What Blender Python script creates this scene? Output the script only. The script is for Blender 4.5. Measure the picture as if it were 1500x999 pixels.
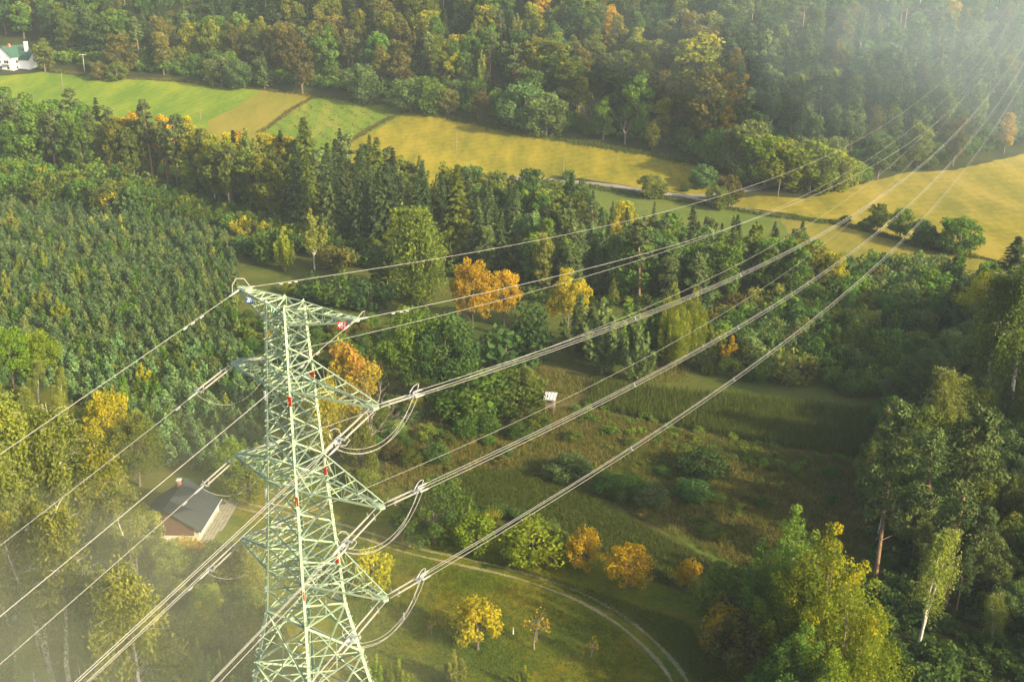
import bpy, math, random
import numpy as np
from mathutils import Vector, Matrix
from mathutils.geometry import delaunay_2d_cdt
for o in list(bpy.data.objects):
    bpy.data.objects.remove(o, do_unlink=True)
SC = bpy.context.scene
COL = SC.collection
RND = random.Random(7)
RNG = np.random.default_rng(7)

# ------------------------------------------------------------------ camera, sky, sun
CAM_H, TH, FPX = 85.0, 0.33233, 1600.0
cd = bpy.data.cameras.new('camera'); cam = bpy.data.objects.new('camera', cd); COL.objects.link(cam)
cam.location = (0, 0, CAM_H); cam.rotation_euler = (math.pi/2 - TH, 0, 0)
cd.sensor_width = 36; cd.lens = 36*FPX/1500; cd.clip_start = 0.5; cd.clip_end = 9000
SC.camera = cam
SUN_EL = math.radians(24)
SUN_AZ = math.radians(128)          # compass bearing of the sun: 0 = +Y, 90 = +X
w = bpy.data.worlds.new('World'); SC.world = w; w.use_nodes = True
nt = w.node_tree; bg = nt.nodes['Background']
sky = nt.nodes.new('ShaderNodeTexSky'); sky.sky_type = 'NISHITA'; sky.sun_disc = False
sky.sun_elevation = SUN_EL; sky.sun_rotation = SUN_AZ; sky.dust_density = 4.0; sky.air_density = 0.7; sky.ozone_density = 0.4
nt.links.new(sky.outputs[0], bg.inputs[0]); bg.inputs[1].default_value = 0.14
sl = bpy.data.lights.new('sun', 'SUN'); sun = bpy.data.objects.new('sun', sl); COL.objects.link(sun)
sl.energy = 4.8; sl.angle = math.radians(0.6); sl.color = (1.0, 0.84, 0.50)
sd = Vector((math.sin(SUN_AZ)*math.cos(SUN_EL), math.cos(SUN_AZ)*math.cos(SUN_EL), math.sin(SUN_EL)))
sun.rotation_euler = sd.to_track_quat('Z', 'Y').to_euler(); sun.location = (60, -60, 160)
vs = SC.view_settings; SC.display_settings.display_device = 'sRGB'
vs.view_transform = 'Standard'; vs.look = 'None'; vs.exposure = 0.86; vs.gamma = 1
SC.render.engine = 'CYCLES'
cy = SC.cycles
cy.use_denoising = True
cy.max_bounces = 6; cy.diffuse_bounces = 3; cy.glossy_bounces = 2; cy.transmission_bounces = 3
cy.transparent_max_bounces = 8; cy.volume_bounces = 2; cy.volume_step_rate = 4
cy.use_adaptive_sampling = True; cy.adaptive_threshold = 0.02

# ------------------------------------------------------------------ materials
def newmat(name):
    m = bpy.data.materials.new(name); m.use_nodes = True
    return m, m.node_tree, m.node_tree.nodes['Principled BSDF']
def plain(name, col, rough=0.7, metal=0.0, var=0.15, scale=3.0, bump=0.0):
    m, t, p = newmat(name)
    tc = t.nodes.new('ShaderNodeTexCoord'); n = t.nodes.new('ShaderNodeTexNoise')
    n.inputs['Scale'].default_value = scale; n.inputs['Detail'].default_value = 6
    r = t.nodes.new('ShaderNodeValToRGB')
    r.color_ramp.elements[0].position = .3; r.color_ramp.elements[1].position = .7
    r.color_ramp.elements[0].color = tuple(c*(1-var) for c in col)+(1,)
    r.color_ramp.elements[1].color = tuple(min(1, c*(1+var)) for c in col)+(1,)
    t.links.new(tc.outputs['Object'], n.inputs['Vector']); t.links.new(n.outputs['Fac'], r.inputs[0])
    t.links.new(r.outputs[0], p.inputs['Base Color'])
    p.inputs['Roughness'].default_value = rough; p.inputs['Metallic'].default_value = metal
    if bump:
        b = t.nodes.new('ShaderNodeBump'); b.inputs['Strength'].default_value = bump
        t.links.new(n.outputs['Fac'], b.inputs['Height']); t.links.new(b.outputs[0], p.inputs['Normal'])
    return m
def leafmat(name, c0, c1, c2, pos=(0.0, 0.55, 1.0), trans=0.48, hue=0.03, val=0.35):
    """foliage: the clump's own tint picks the colour, each tree shifts a little"""
    c0, c1, c2 = (tuple(min(.75, v*1.15) for v in c) for c in (c0, c1, c2))
    m, t, p = newmat(name)
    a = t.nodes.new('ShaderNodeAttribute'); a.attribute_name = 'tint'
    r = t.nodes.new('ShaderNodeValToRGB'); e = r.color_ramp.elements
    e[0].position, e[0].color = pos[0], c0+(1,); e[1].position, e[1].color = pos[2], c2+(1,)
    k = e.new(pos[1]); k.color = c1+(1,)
    oi = t.nodes.new('ShaderNodeObjectInfo')
    hs = t.nodes.new('ShaderNodeHueSaturation')
    mr = t.nodes.new('ShaderNodeMapRange'); mr.inputs[3].default_value = .5-hue; mr.inputs[4].default_value = .5+hue
    wn = t.nodes.new('ShaderNodeTexWhiteNoise'); wn.noise_dimensions = '1D'
    mv = t.nodes.new('ShaderNodeMapRange'); mv.inputs[3].default_value = 1-val; mv.inputs[4].default_value = 1+val
    t.links.new(a.outputs['Fac'], r.inputs[0]); t.links.new(r.outputs[0], hs.inputs['Color'])
    t.links.new(oi.outputs['Random'], mr.inputs[0]); t.links.new(mr.outputs[0], hs.inputs['Hue'])
    t.links.new(oi.outputs['Random'], wn.inputs['W']); t.links.new(wn.outputs['Value'], mv.inputs[0])
    t.links.new(mv.outputs[0], hs.inputs['Value'])
    p.inputs['Roughness'].default_value = .75; p.inputs['Specular IOR Level'].default_value = .25
    t.links.new(hs.outputs[0], p.inputs['Base Color'])
    tr = t.nodes.new('ShaderNodeBsdfTranslucent'); t.links.new(hs.outputs[0], tr.inputs[0])
    mx = t.nodes.new('ShaderNodeMixShader'); mx.inputs[0].default_value = trans
    t.links.new(p.outputs[0], mx.inputs[1]); t.links.new(tr.outputs[0], mx.inputs[2])
    t.links.new(mx.outputs[0], t.nodes['Material Output'].inputs['Surface'])
    return m
LM = {
 'green':  leafmat('leaf_green', (.048,.102,.014), (.104,.196,.022), (.200,.290,.030), hue=.015),
 'dark':   leafmat('leaf_dark_green', (.034,.078,.018), (.070,.136,.028), (.138,.208,.036), hue=.015),
 'olive':  leafmat('leaf_olive', (.070,.104,.014), (.140,.184,.022), (.235,.255,.028), hue=.012),
 'bronze': leafmat('leaf_bronze', (.080,.086,.018), (.152,.142,.026), (.245,.195,.032), hue=.010),
 'lime':   leafmat('leaf_lime', (.110,.170,.010), (.210,.285,.014), (.350,.400,.020), val=.18),
 'yellow': leafmat('leaf_yellow', (.220,.230,.014), (.400,.370,.014), (.600,.480,.016), val=.12, hue=.012),
 'orange': leafmat('leaf_orange', (.250,.205,.010), (.500,.335,.008), (.720,.440,.008), val=.12, hue=.006),
 'mixed':  leafmat('leaf_turning', (.095,.140,.012), (.205,.235,.016), (.430,.350,.016), pos=(0,.6,1), hue=.012),
 'pink':   leafmat('leaf_pinkish_red', (.150,.180,.018), (.400,.320,.024), (.560,.250,.070), pos=(0,.5,.9), val=.1, hue=.01),
 'grey':   leafmat('leaf_grey_green', (.072,.120,.036), (.132,.198,.054), (.215,.285,.074), val=.22),
 'birch':  leafmat('leaf_birch', (.120,.155,.024), (.225,.260,.040), (.360,.365,.052), val=.2, hue=.015),
 'aspen':  leafmat('leaf_aspen', (.090,.150,.008), (.210,.250,.010), (.600,.450,.008), pos=(0,.58,.92), val=.1, hue=.01),
 'spruce': leafmat('needles_spruce', (.030,.056,.018), (.056,.092,.024), (.110,.145,.034), trans=.2, hue=.015),
 'pine':   leafmat('needles_pine', (.052,.086,.026), (.092,.135,.036), (.165,.205,.050), trans=.2, hue=.015),
 'young':  leafmat('needles_young_pine', (.052,.112,.044), (.112,.196,.070), (.195,.290,.098), trans=.35, hue=.015, val=.32),
 'dry':    leafmat('grass_dry', (.085,.100,.020), (.160,.150,.030), (.290,.225,.060), val=.2, hue=.0),
 'reed':   leafmat('grass_green', (.060,.105,.016), (.120,.160,.022), (.200,.205,.034), val=.2, hue=.0),
}
BARK = {'brown': plain('bark_brown', (.12,.10,.075), .9, var=.35, scale=4, bump=.4),
        'pine': plain('bark_pine_red', (.27,.165,.10), .9, var=.3, scale=2.5, bump=.4),
        'birch': plain('bark_birch_white', (.62,.58,.50), .8, var=.35, scale=3.5),
        'grey': plain('bark_grey', (.26,.22,.17), .9, var=.3, scale=4)}

# ------------------------------------------------------------------ tags
def tag(o, label=None, cat=None, group=None, kind=None):
    if label: o['label'] = label
    if cat: o['category'] = cat
    if group: o['group'] = group
    if kind: o['kind'] = kind
    return o
def link(o, parent=None):
    COL.objects.link(o)
    if parent is not None: o.parent = parent
    return o
def empty(name, loc=(0,0,0), rz=0.0):
    o = bpy.data.objects.new(name, None); o.empty_display_size = .5
    o.location = loc; o.rotation_euler = (0, 0, rz); return link(o)
def meshobj(name, verts, faces, mat, parent=None, smooth=False):
    me = bpy.data.meshes.new(name); me.from_pydata([tuple(v) for v in verts], [], faces); me.update()
    if mat is not None: me.materials.append(mat)
    if smooth: me.polygons.foreach_set('use_smooth', [True]*len(me.polygons))
    return link(bpy.data.objects.new(name, me), parent)
def npmesh(name, V, F, mats, tint=None, fmat=None, smooth=False):
    """V (n,3), F (m,k) all faces the same size"""
    me = bpy.data.meshes.new(name); V = np.asarray(V, np.float32); F = np.asarray(F, np.int32); k = F.shape[1]
    me.vertices.add(len(V)); me.vertices.foreach_set('co', V.ravel())
    me.loops.add(F.size); me.loops.foreach_set('vertex_index', F.ravel())
    me.polygons.add(len(F)); me.polygons.foreach_set('loop_start', np.arange(0, F.size, k, dtype=np.int32))
    me.polygons.foreach_set('loop_total', np.full(len(F), k, np.int32))
    if smooth: me.polygons.foreach_set('use_smooth', np.ones(len(F), bool))
    if fmat is not None: me.polygons.foreach_set('material_index', np.asarray(fmat, np.int32))
    me.update(calc_edges=True)
    for m in mats: me.materials.append(m)
    if tint is not None:
        at = me.attributes.new('tint', 'FLOAT', 'POINT'); at.data.foreach_set('value', np.asarray(tint, np.float32))
    return me

# ------------------------------------------------------------------ terrain
def sp(t): return np.logaddexp(0, t)
def valley(x, y):
    return .14*30*sp((np.asarray(y, float)-380)/30) 
def ray(px, py):
    c, s = math.cos(TH), math.sin(TH); u = (px-750)/FPX; v = (499.5-py)/FPX
    return np.array([u, c+v*s, -s+v*c])
def hit(px, py, fn):
    d = ray(px, py); t = 60.0
    step = 2.0
    while t < 2600:
        if CAM_H+d[2]*t <= float(fn(d[0]*t, d[1]*t)):
            lo, hi = t-step, t
            for _ in range(24):
                m = (lo+hi)/2
                if CAM_H+d[2]*m <= float(fn(d[0]*m, d[1]*m)): hi = m
                else: lo = m
            t = hi; break
        t += step
    return d[0]*t, d[1]*t
EDGE_PX = [(-160,92),(-60,96),(60,100),(150,112),(250,118),(400,133),(500,145),(590,158),(700,180),(800,200),(960,226),(1060,250),(1120,268),(1250,272),(1330,247),(1400,247),(1500,222),(1640,205),(1800,200)]
EDGE = sorted(hit(a, b, valley) for a, b in EDGE_PX)
EX = np.array([p[0] for p in EDGE]); EY = np.array([p[1] for p in EDGE])
def terrain(x, y):
    x = np.asarray(x, float); y = np.asarray(y, float)
    e = y-np.interp(x, EX, EY)
    hill = .36*18*sp((e-10)/18)
    hill = np.minimum(hill, 85+0*hill)
    ss = lambda t: np.clip(t, 0, 1)**2*(3-2*np.clip(t, 0, 1))
    rise = 46*ss((x-86)/90)*ss((255-y)/70)*ss((y+160)/80)          # rise added beyond the right of the view to cast shade
    return valley(x, np.minimum(y, 950)) + hill + rise + .5*np.sin(x*.031)*np.sin(y*.027+1)*np.clip((y-60)/200, 0, 1)*np.clip(-x/60, 0, 1)
def G(px, py):
    x, y = hit(px, py, terrain); return Vector((x, y, float(terrain(x, y))))
def Z(x, y): return float(terrain(x, y))
def scale_at(p):
    """photo pixels per metre there and the cosine of the look-down angle"""
    d = math.sqrt(p[0]**2+p[1]**2+(CAM_H-p[2])**2)
    return FPX/d, math.sqrt(p[0]**2+p[1]**2)/d
def project(p):
    c, s = math.cos(TH), math.sin(TH); z = p[2]-CAM_H
    d = p[1]*c-z*s; u = p[1]*s+z*c
    return 750+FPX*p[0]/d, 499.5-FPX*u/d, d

def groundmat(name, cols, scale=.05, fine=1.2, stripe=None, bump=.3, pos=(.3,.5,.7), wave=None):
    m, t, p = newmat(name)
    tc = t.nodes.new('ShaderNodeTexCoord')
    n1 = t.nodes.new('ShaderNodeTexNoise'); n1.inputs['Scale'].default_value = scale; n1.inputs['Detail'].default_value = 8; n1.inputs['Roughness'].default_value = .65
    n2 = t.nodes.new('ShaderNodeTexNoise'); n2.inputs['Scale'].default_value = fine; n2.inputs['Detail'].default_value = 6; n2.inputs['Roughness'].default_value = .7
    L = t.links; src = tc.outputs['Object']
    L.new(src, n2.inputs['Vector'])
    mp = t.nodes.new('ShaderNodeMapping')
    if stripe:
        mp.inputs['Rotation'].default_value = (0, 0, stripe[0]); mp.inputs['Scale'].default_value = (stripe[1], 1, 1)
    L.new(src, mp.inputs[0]); L.new(mp.outputs[0], n1.inputs['Vector'])
    r = t.nodes.new('ShaderNodeValToRGB'); e = r.color_ramp.elements
    e[0].position, e[0].color = pos[0], cols[0]+(1,); e[1].position, e[1].color = pos[2], cols[2]+(1,)
    k = e.new(pos[1]); k.color = cols[1]+(1,)
    ad = t.nodes.new('ShaderNodeMath'); ad.operation = 'MULTIPLY_ADD'; ad.inputs[1].default_value = .45
    sb = t.nodes.new('ShaderNodeMath'); sb.operation = 'SUBTRACT'; sb.inputs[1].default_value = .225
    L.new(n2.outputs['Fac'], ad.inputs[0]); L.new(n1.outputs['Fac'], ad.inputs[2]); L.new(ad.outputs[0], sb.inputs[0])
    last = sb.outputs[0]
    if wave:                                             # mowing and drilling lines
        wm = t.nodes.new('ShaderNodeMapping'); wm.inputs['Rotation'].default_value = (0, 0, wave[0]); L.new(src, wm.inputs[0])
        wt = t.nodes.new('ShaderNodeTexWave'); wt.inputs['Scale'].default_value = wave[1]; wt.inputs['Distortion'].default_value = 3; wt.inputs['Detail'].default_value = 3; wt.inputs['Detail Scale'].default_value = .6
        L.new(wm.outputs[0], wt.inputs['Vector'])
        wa = t.nodes.new('ShaderNodeMath'); wa.operation = 'MULTIPLY_ADD'; wa.inputs[1].default_value = wave[2]; L.new(wt.outputs['Fac'], wa.inputs[0]); L.new(last, wa.inputs[2]); last = wa.outputs[0]
        ws = t.nodes.new('ShaderNodeMath'); ws.operation = 'SUBTRACT'; ws.inputs[1].default_value = wave[2]/2; L.new(last, ws.inputs[0]); last = ws.outputs[0]
    L.new(last, r.inputs[0]); L.new(r.outputs[0], p.inputs['Base Color'])
    p.inputs['Roughness'].default_value = .95; p.inputs['Specular IOR Level'].default_value = .15
    b = t.nodes.new('ShaderNodeBump'); b.inputs['Strength'].default_value = bump; b.inputs['Distance'].default_value = .6
    L.new(n2.outputs['Fac'], b.inputs['Height']); L.new(b.outputs[0], p.inputs['Normal'])
    return m
GM = {
 'floor': groundmat('forest_floor', ((.022,.030,.010),(.040,.050,.014),(.064,.062,.018)), .06, .9),
 'scrub': groundmat('rough_grass', ((.050,.080,.014),(.095,.118,.020),(.150,.135,.030)), .07, .8, bump=.6),
 'clear': groundmat('clearing_grass', ((.045,.075,.014),(.100,.100,.024),(.175,.130,.040)), .08, .7, bump=.8),
 'lawn': groundmat('orchard_lawn', ((.056,.100,.006),(.125,.145,.007),(.200,.165,.012)), .07, 1.2, bump=.5, pos=(.36,.5,.62)),
 'meadow': groundmat('green_meadow', ((.105,.180,.014),(.160,.235,.016),(.240,.275,.022)), .02, .5, stripe=(.5,3.), pos=(.36,.5,.64), wave=(.45,.07,.05)),
 'strip': groundmat('stubble', ((.155,.155,.022),(.215,.195,.027),(.275,.225,.036)), .02, .6, stripe=(.6,4.), wave=(.55,.10,.07)),
 'rows': groundmat('crop_green', ((.090,.165,.014),(.135,.205,.018),(.240,.235,.034)), .03, .35, stripe=(.65,5.), wave=(.5,.12,.09)),
 'yellow': groundmat('yellow_grass', ((.170,.165,.012),(.250,.215,.015),(.335,.265,.022)), .03, .45, stripe=(1.1,4.), pos=(.36,.5,.64), wave=(1.15,.06,.045)),
 'tan': groundmat('tan_grass', ((.170,.165,.018),(.250,.215,.024),(.340,.265,.042)), .025, .45, stripe=(1.2,3.), pos=(.36,.5,.64), wave=(1.3,.06,.045)),
 'bank': groundmat('green_bank', ((.070,.120,.018),(.110,.155,.024),(.165,.170,.036)), .05, .8),
 'road': groundmat('road_gravel', ((.22,.20,.17),(.29,.26,.22),(.36,.32,.28)), .2, 2.0, bump=.1),
 'rut': groundmat('rut_soil', ((.19,.17,.08),(.28,.25,.13),(.37,.32,.18)), .3, 2.5, bump=.3),
 'path': groundmat('mown_path', ((.070,.115,.016),(.105,.145,.020),(.140,.155,.028)), .1, 1.5),
 'patio': groundmat('patio_joint', ((.13,.12,.08),(.17,.16,.11),(.21,.19,.14)), .8, 3.0),
}
# the ground: one sheet, fine near the view and coarse out to the horizon
def axis(a, b, near, step_far):
    xs = [a]
    while xs[-1] < b:
        x = xs[-1]
        xs.append(x + (4.0 if near[0] <= x < near[1] else step_far))
    return np.array(xs)
gx = axis(-2600, 2600, (-340, 340), 60); gy = axis(-1500, 3600, (-220, 760), 60)
XX, YY = np.meshgrid(gx, gy); ZZ = terrain(XX, YY)
nx, ny = len(gx), len(gy); idx = np.arange(nx*ny).reshape(ny, nx)
Fq = np.stack([idx[:-1,:-1], idx[:-1,1:], idx[1:,1:], idx[1:,:-1]], -1).reshape(-1, 4)
go = link(bpy.data.objects.new('ground', npmesh('ground', np.stack([XX, YY, ZZ], -1).reshape(-1, 3), Fq, [GM['floor']], smooth=True)))
tag(go, kind='structure')
def resample(pts, step, closed=True):
    out = []; n = len(pts)
    for i in range(n if closed else n-1):
        a, b = np.array(pts[i]), np.array(pts[(i+1) % n]); k = max(1, int(np.linalg.norm(b-a)/step))
        out += [tuple(a+(b-a)*j/k) for j in range(k)]
    if not closed: out.append(tuple(pts[-1]))
    return out
def inside(poly, x, y):
    c = False; n = len(poly); j = n-1
    for i in range(n):
        xi, yi = poly[i][0], poly[i][1]; xj, yj = poly[j][0], poly[j][1]
        if (yi > y) != (yj > y) and x < (xj-xi)*(y-yi)/(yj-yi)+xi: c = not c
        j = i
    return c
def wpoly(pix): return [tuple(G(a, b)[:2]) for a, b in pix]
def sheet(name, pix, mat, lift, step=6.0, jit=.5, kind='structure', world=False):
    P = pix if world else wpoly(pix)
    bd = resample(P, min(step, 3.0)); bd = [(x+RND.uniform(-jit, jit), y+RND.uniform(-jit, jit)) for x, y in bd]
    xs = [p[0] for p in bd]; ys = [p[1] for p in bd]
    inn = []
    for x in np.arange(min(xs), max(xs), step):
        for y in np.arange(min(ys), max(ys), step):
            if inside(bd, x, y): inn.append((x+RND.uniform(-.4, .4), y+RND.uniform(-.4, .4)))
    vv = [Vector(p) for p in bd+inn]; nb = len(bd)
    vo, eo, fo, *_ = delaunay_2d_cdt(vv, [], [list(range(nb))], 1, 1e-4)
    V = [(v.x, v.y, Z(v.x, v.y)+lift) for v in vo]
    F = [tuple(f) for f in fo]
    o = meshobj(name, V, F, mat, smooth=True)
    if o.data.polygons and o.data.polygons[0].normal.z < 0: o.data.flip_normals()
    return tag(o, kind=kind)
def ribbon(name, pts, width, mat, lift, parent=None, step=2.0, jit=.1, ends=True):
    P = resample(smooth_line(pts), step, closed=False); V = []; F = []
    for i, p in enumerate(P):
        a = np.array(P[max(0, i-1)]); b = np.array(P[min(len(P)-1, i+1)]); t = (b-a)/(np.linalg.norm(b-a)+1e-9); n = np.array([-t[1], t[0]])
        wv = width if not callable(width) else width(i/(len(P)-1))
        for s in (-1, -.33, .33, 1):
            q = np.array(p)+n*s*(wv/2+(RND.uniform(-jit, jit) if abs(s) == 1 else 0)); V.append((q[0], q[1], Z(q[0], q[1])+lift))
        if i:
            for k in range(3): F.append((4*i-4+k, 4*i-3+k, 4*i+1+k, 4*i+k))
    o = meshobj(name, V, F, mat, parent, smooth=True)
    if o.data.polygons[0].normal.z < 0: o.data.flip_normals()
    return tag(o, kind='structure') if parent is None else o
def smooth_line(pts, n=6):
    P = [np.array(p, float) for p in pts]; P = [2*P[0]-P[1]]+P+[2*P[-1]-P[-2]]; out = []
    for i in range(1, len(P)-2):
        for j in range(n):
            t = j/n; a, b, c, d = P[i-1], P[i], P[i+1], P[i+2]
            out.append(tuple(.5*((2*b)+(-a+c)*t+(2*a-5*b+4*c-d)*t*t+(-a+3*b-3*c+d)*t**3)))
    out.append(tuple(P[-2])); return out

# open land (sheets, each a few centimetres above the one below)
sheet('scrub_ground', [(-150,250),(60,280),(330,318),(560,372),(760,430),(1000,460),(1380,440),(1400,600),(1330,800),(1150,999),(1000,1120),(500,1120),(330,980),(150,990),(-100,940),(-260,600)], GM['scrub'], .02, 8)
sheet('meadow', [(-60,125),(0,112),(60,106),(150,114),(250,119),(400,134),(460,140),(395,182),(330,260),(200,260),(60,215),(-60,215)], GM['meadow'], .03, 8)
sheet('stubble_field', [(385,132),(465,140),(395,184),(340,265),(280,235),(305,178)], GM['strip'], .06, 8)
sheet('crop_field', [(463,140),(590,157),(598,163),(510,210),(480,330),(330,275),(397,184)], GM['rows'], .05, 8)
sheet('yellow_field', [(598,161),(700,182),(800,202),(960,229),(1050,250),(1085,272),(1040,292),(1000,284),(930,274),(850,262),(800,262),(700,330),(480,340),(510,210)], GM['yellow'], .04, 8)
sheet('green_verge', [(795,268),(850,268),(930,281),(1000,292),(1060,300),(1130,318),(1200,335),(1290,380),(1160,420),(900,380),(780,340)], GM['bank'], .05, 8)
sheet('hay_field', [(1068,292),(1110,287),(1180,292),(1255,272),(1330,252),(1400,250),(1500,226),(1650,210),(1800,215),(1800,420),(1500,390),(1420,372),(1330,352),(1240,328),(1150,312),(1075,303)], GM['tan'], .06, 8)
sheet('lower_meadow', [(1140,316),(1240,332),(1330,357),(1420,378),(1520,395),(1800,430),(1800,470),(1480,425),(1300,410),(1180,380)], GM['strip'], .08, 8)
sheet('clearing', [(560,560),(700,520),(880,545),(1000,600),(1240,665),(1300,760),(1260,900),(1130,930),(1000,870),(900,820),(820,790),(700,740),(560,700)], GM['clear'], .05, 6)
sheet('orchard_lawn', [(300,700),(400,690),(560,730),(700,780),(820,800),(1000,870),(1100,950),(1100,1100),(500,1100),(400,880),(300,810)], GM['lawn'], .07, 6)
road = [tuple(G(a, b)[:2]) for a, b in [(700,258),(810,264),(850,268),(900,273),(950,281),(1000,287),(1040,287),(1075,281),(1110,276),(1180,264)]]
ribbon('road', road, 3.8, GM['road'], .12, jit=.25)
ribbon('side_road', [tuple(G(a, b)[:2]) for a, b in [(990,285),(1020,292),(1060,301),(1110,311),(1160,320)]], 2.8, GM['road'], .15, jit=.25)
TR = [(330,735),(400,752),(470,766),(530,783),(600,806),(680,824),(760,843),(840,871),(900,903),(945,938),(980,975),(1000,1010),(1010,1060)]
TW = smooth_line([tuple(G(a, b)[:2]) for a, b in TR])
def offset_line(P, d):
    out = []
    for i, p in enumerate(P):
        a = np.array(P[max(0, i-1)]); b = np.array(P[min(len(P)-1, i+1)]); t = (b-a)/(np.linalg.norm(b-a)+1e-9)
        out.append((p[0]-t[1]*d, p[1]+t[0]*d))
    return out
ribbon('track', offset_line(TW, .95), lambda t: .55+.15*math.sin(t*40), GM['rut'], .12, jit=.12)
ribbon('track', offset_line(TW, -.95), lambda t: .5+.15*math.sin(t*33), GM['rut'], .12, jit=.12)
ribbon('grass_path', [tuple(G(a, b)[:2]) for a, b in [(735,640),(800,675),(860,705),(930,742),(1000,785),(1080,840),(1140,900)]], 3.0, GM['path'], .10, jit=.3)

# ------------------------------------------------------------------ foliage builders (numpy)
def leaves(P, N, size, el=.6, tint=None, bias=.8, up=None, rng=RNG):
    """rhombus leaves at P with outward normals N"""
    n = len(P); r = rng.normal(size=(n, 3)); nn = N*bias+r*.6; nn /= np.linalg.norm(nn, axis=1)[:, None]+1e-9
    u = rng.normal(size=(n, 3)) if up is None else np.asarray(up)+rng.normal(size=(n, 3))*.35
    u -= nn*(u*nn).sum(1)[:, None]; u /= np.linalg.norm(u, axis=1)[:, None]+1e-9
    v = np.cross(nn, u); s = (np.asarray(size)*rng.uniform(.7, 1.3, n))[:, None]
    V = np.stack([P-u*s, P+v*s*el, P+u*s, P-v*s*el], 1).reshape(-1, 3)
    F = np.arange(4*n).reshape(n, 4)
    return V, F, np.repeat(tint if tint is not None else rng.random(n), 4)
def merge(parts):
    V, F, T = [], [], []; k = 0
    for v, f, t in parts: V.append(v); F.append(f+k); T.append(t); k += len(v)
    return np.concatenate(V), np.concatenate(F), np.concatenate(T)
def unit(n, rng=RNG):
    d = rng.normal(size=(n, 3)); return d/np.linalg.norm(d, axis=1)[:, None]
def tube(path, radii, sides=6):
    path = [np.array(p, float) for p in path]; V = []; F = []
    for i, p in enumerate(path):
        t = path[min(i+1, len(path)-1)]-path[max(i-1, 0)]; t = t/(np.linalg.norm(t)+1e-9)
        a = np.cross(t, [0, 0, 1.0] if abs(t[2]) < .9 else [1.0, 0, 0]); a /= np.linalg.norm(a); b = np.cross(t, a)
        for k in range(sides):
            w_ = 2*math.pi*k/sides; V.append(p+(a*math.cos(w_)+b*math.sin(w_))*radii[i])
        if i:
            for k in range(sides): F.append([(i-1)*sides+k, (i-1)*sides+(k+1) % sides, i*sides+(k+1) % sides, i*sides+k])
    return np.array(V), np.array(F), np.zeros(len(V))
def clumps(C, R, n, size, squash=.8, el=.6, center=None, rng=RNG, tint_noise=.35, bias=.9, elong=None, top=0.0):
    """leafy clumps: C centres, R radii, n leaves in each"""
    M = len(C); R = np.broadcast_to(R, (M,)).astype(float)
    d = unit(M*n, rng); rad = rng.uniform(.35, 1.0, M*n)**.5
    Rr = np.repeat(R, n)[:, None]; off = d*rad[:, None]*Rr; off[:, 2] *= squash
    P = np.repeat(C, n, 0)+off
    base = np.clip(rng.random(M), 0, 1)
    t = np.repeat(base, n)*(1-tint_noise)+rng.random(M*n)*tint_noise
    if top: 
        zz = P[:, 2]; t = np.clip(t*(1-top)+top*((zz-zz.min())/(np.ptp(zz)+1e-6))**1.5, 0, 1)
    return leaves(P, d, size, el, t, bias, rng=rng)
def shellpts(M, R, h, z0, rng=RNG, inner=.45, lowcut=-.55, shape=1.0):
    """points through an ellipsoid shell, radius R, height h, bottom z0"""
    out = []
    while len(out) < M:
        d = rng.normal(size=3); d /= np.linalg.norm(d)
        if d[2] < lowcut: continue
        k = rng.uniform(inner, 1)**.6
        taper = 1-max(0, d[2])*(1-shape)*.6
        out.append([d[0]*R*k*taper, d[1]*R*k*taper, z0+h/2+d[2]*h/2*k])
    return np.array(out)
PROTO = {}
def proto(kind, trunk, crown, height, bark, leaf):
    tm = npmesh(kind+'_trunk', trunk[0], trunk[1], [BARK[bark]], smooth=True)
    cm = npmesh(kind+'_crown', crown[0], crown[1], [LM[leaf]], crown[2])
    PROTO.setdefault(kind, []).append((tm, cm, height))
def limbs(C, z0, z1, r, rng, n=10, root=None):
    out = []
    sel = rng.choice(len(C), min(n, len(C)), replace=False)
    for i in sel:
        c = C[i]; zb = z0+(z1-z0)*rng.uniform(0, .8); zb = min(zb, c[2]-.3)
        b = np.array([0, 0, zb]) if root is None else root(zb)
        mid = b*.5+c*.5+np.array([0, 0, -.06*np.linalg.norm(c-b)])
        out.append(tube([b, mid, c], [r*.42, r*.26, r*.06], 4))
    return out
def broad(kind, seed, H, R, trunk_h, M, n, leaf, rc, bark='brown', mat='green', shape=1.0, squash=.8, inner=.45, lowcut=-.6, top=.25, nl=9):
    g = np.random.default_rng(seed); C = shellpts(M, R-rc*.5, H-trunk_h-rc*.4, trunk_h, g, inner, lowcut, shape)
    C[:, :2] += .12*R*np.sin(C[:, 2:3]*.9+seed)
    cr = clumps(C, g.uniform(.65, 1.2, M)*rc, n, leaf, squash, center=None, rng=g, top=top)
    lean = g.uniform(-.04, .04, 2)
    path = [[lean[0]*z, lean[1]*z, z] for z in np.linspace(-.4, H*.8, 6)]
    r0 = .017*H+.05
    tr = merge([tube(path, [r0*1.3, r0, r0*.8, r0*.6, r0*.35, r0*.1], 7)]+limbs(C, trunk_h*.8, H*.6, r0, g, nl))
    proto(kind, tr, cr, H, bark, mat)
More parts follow.
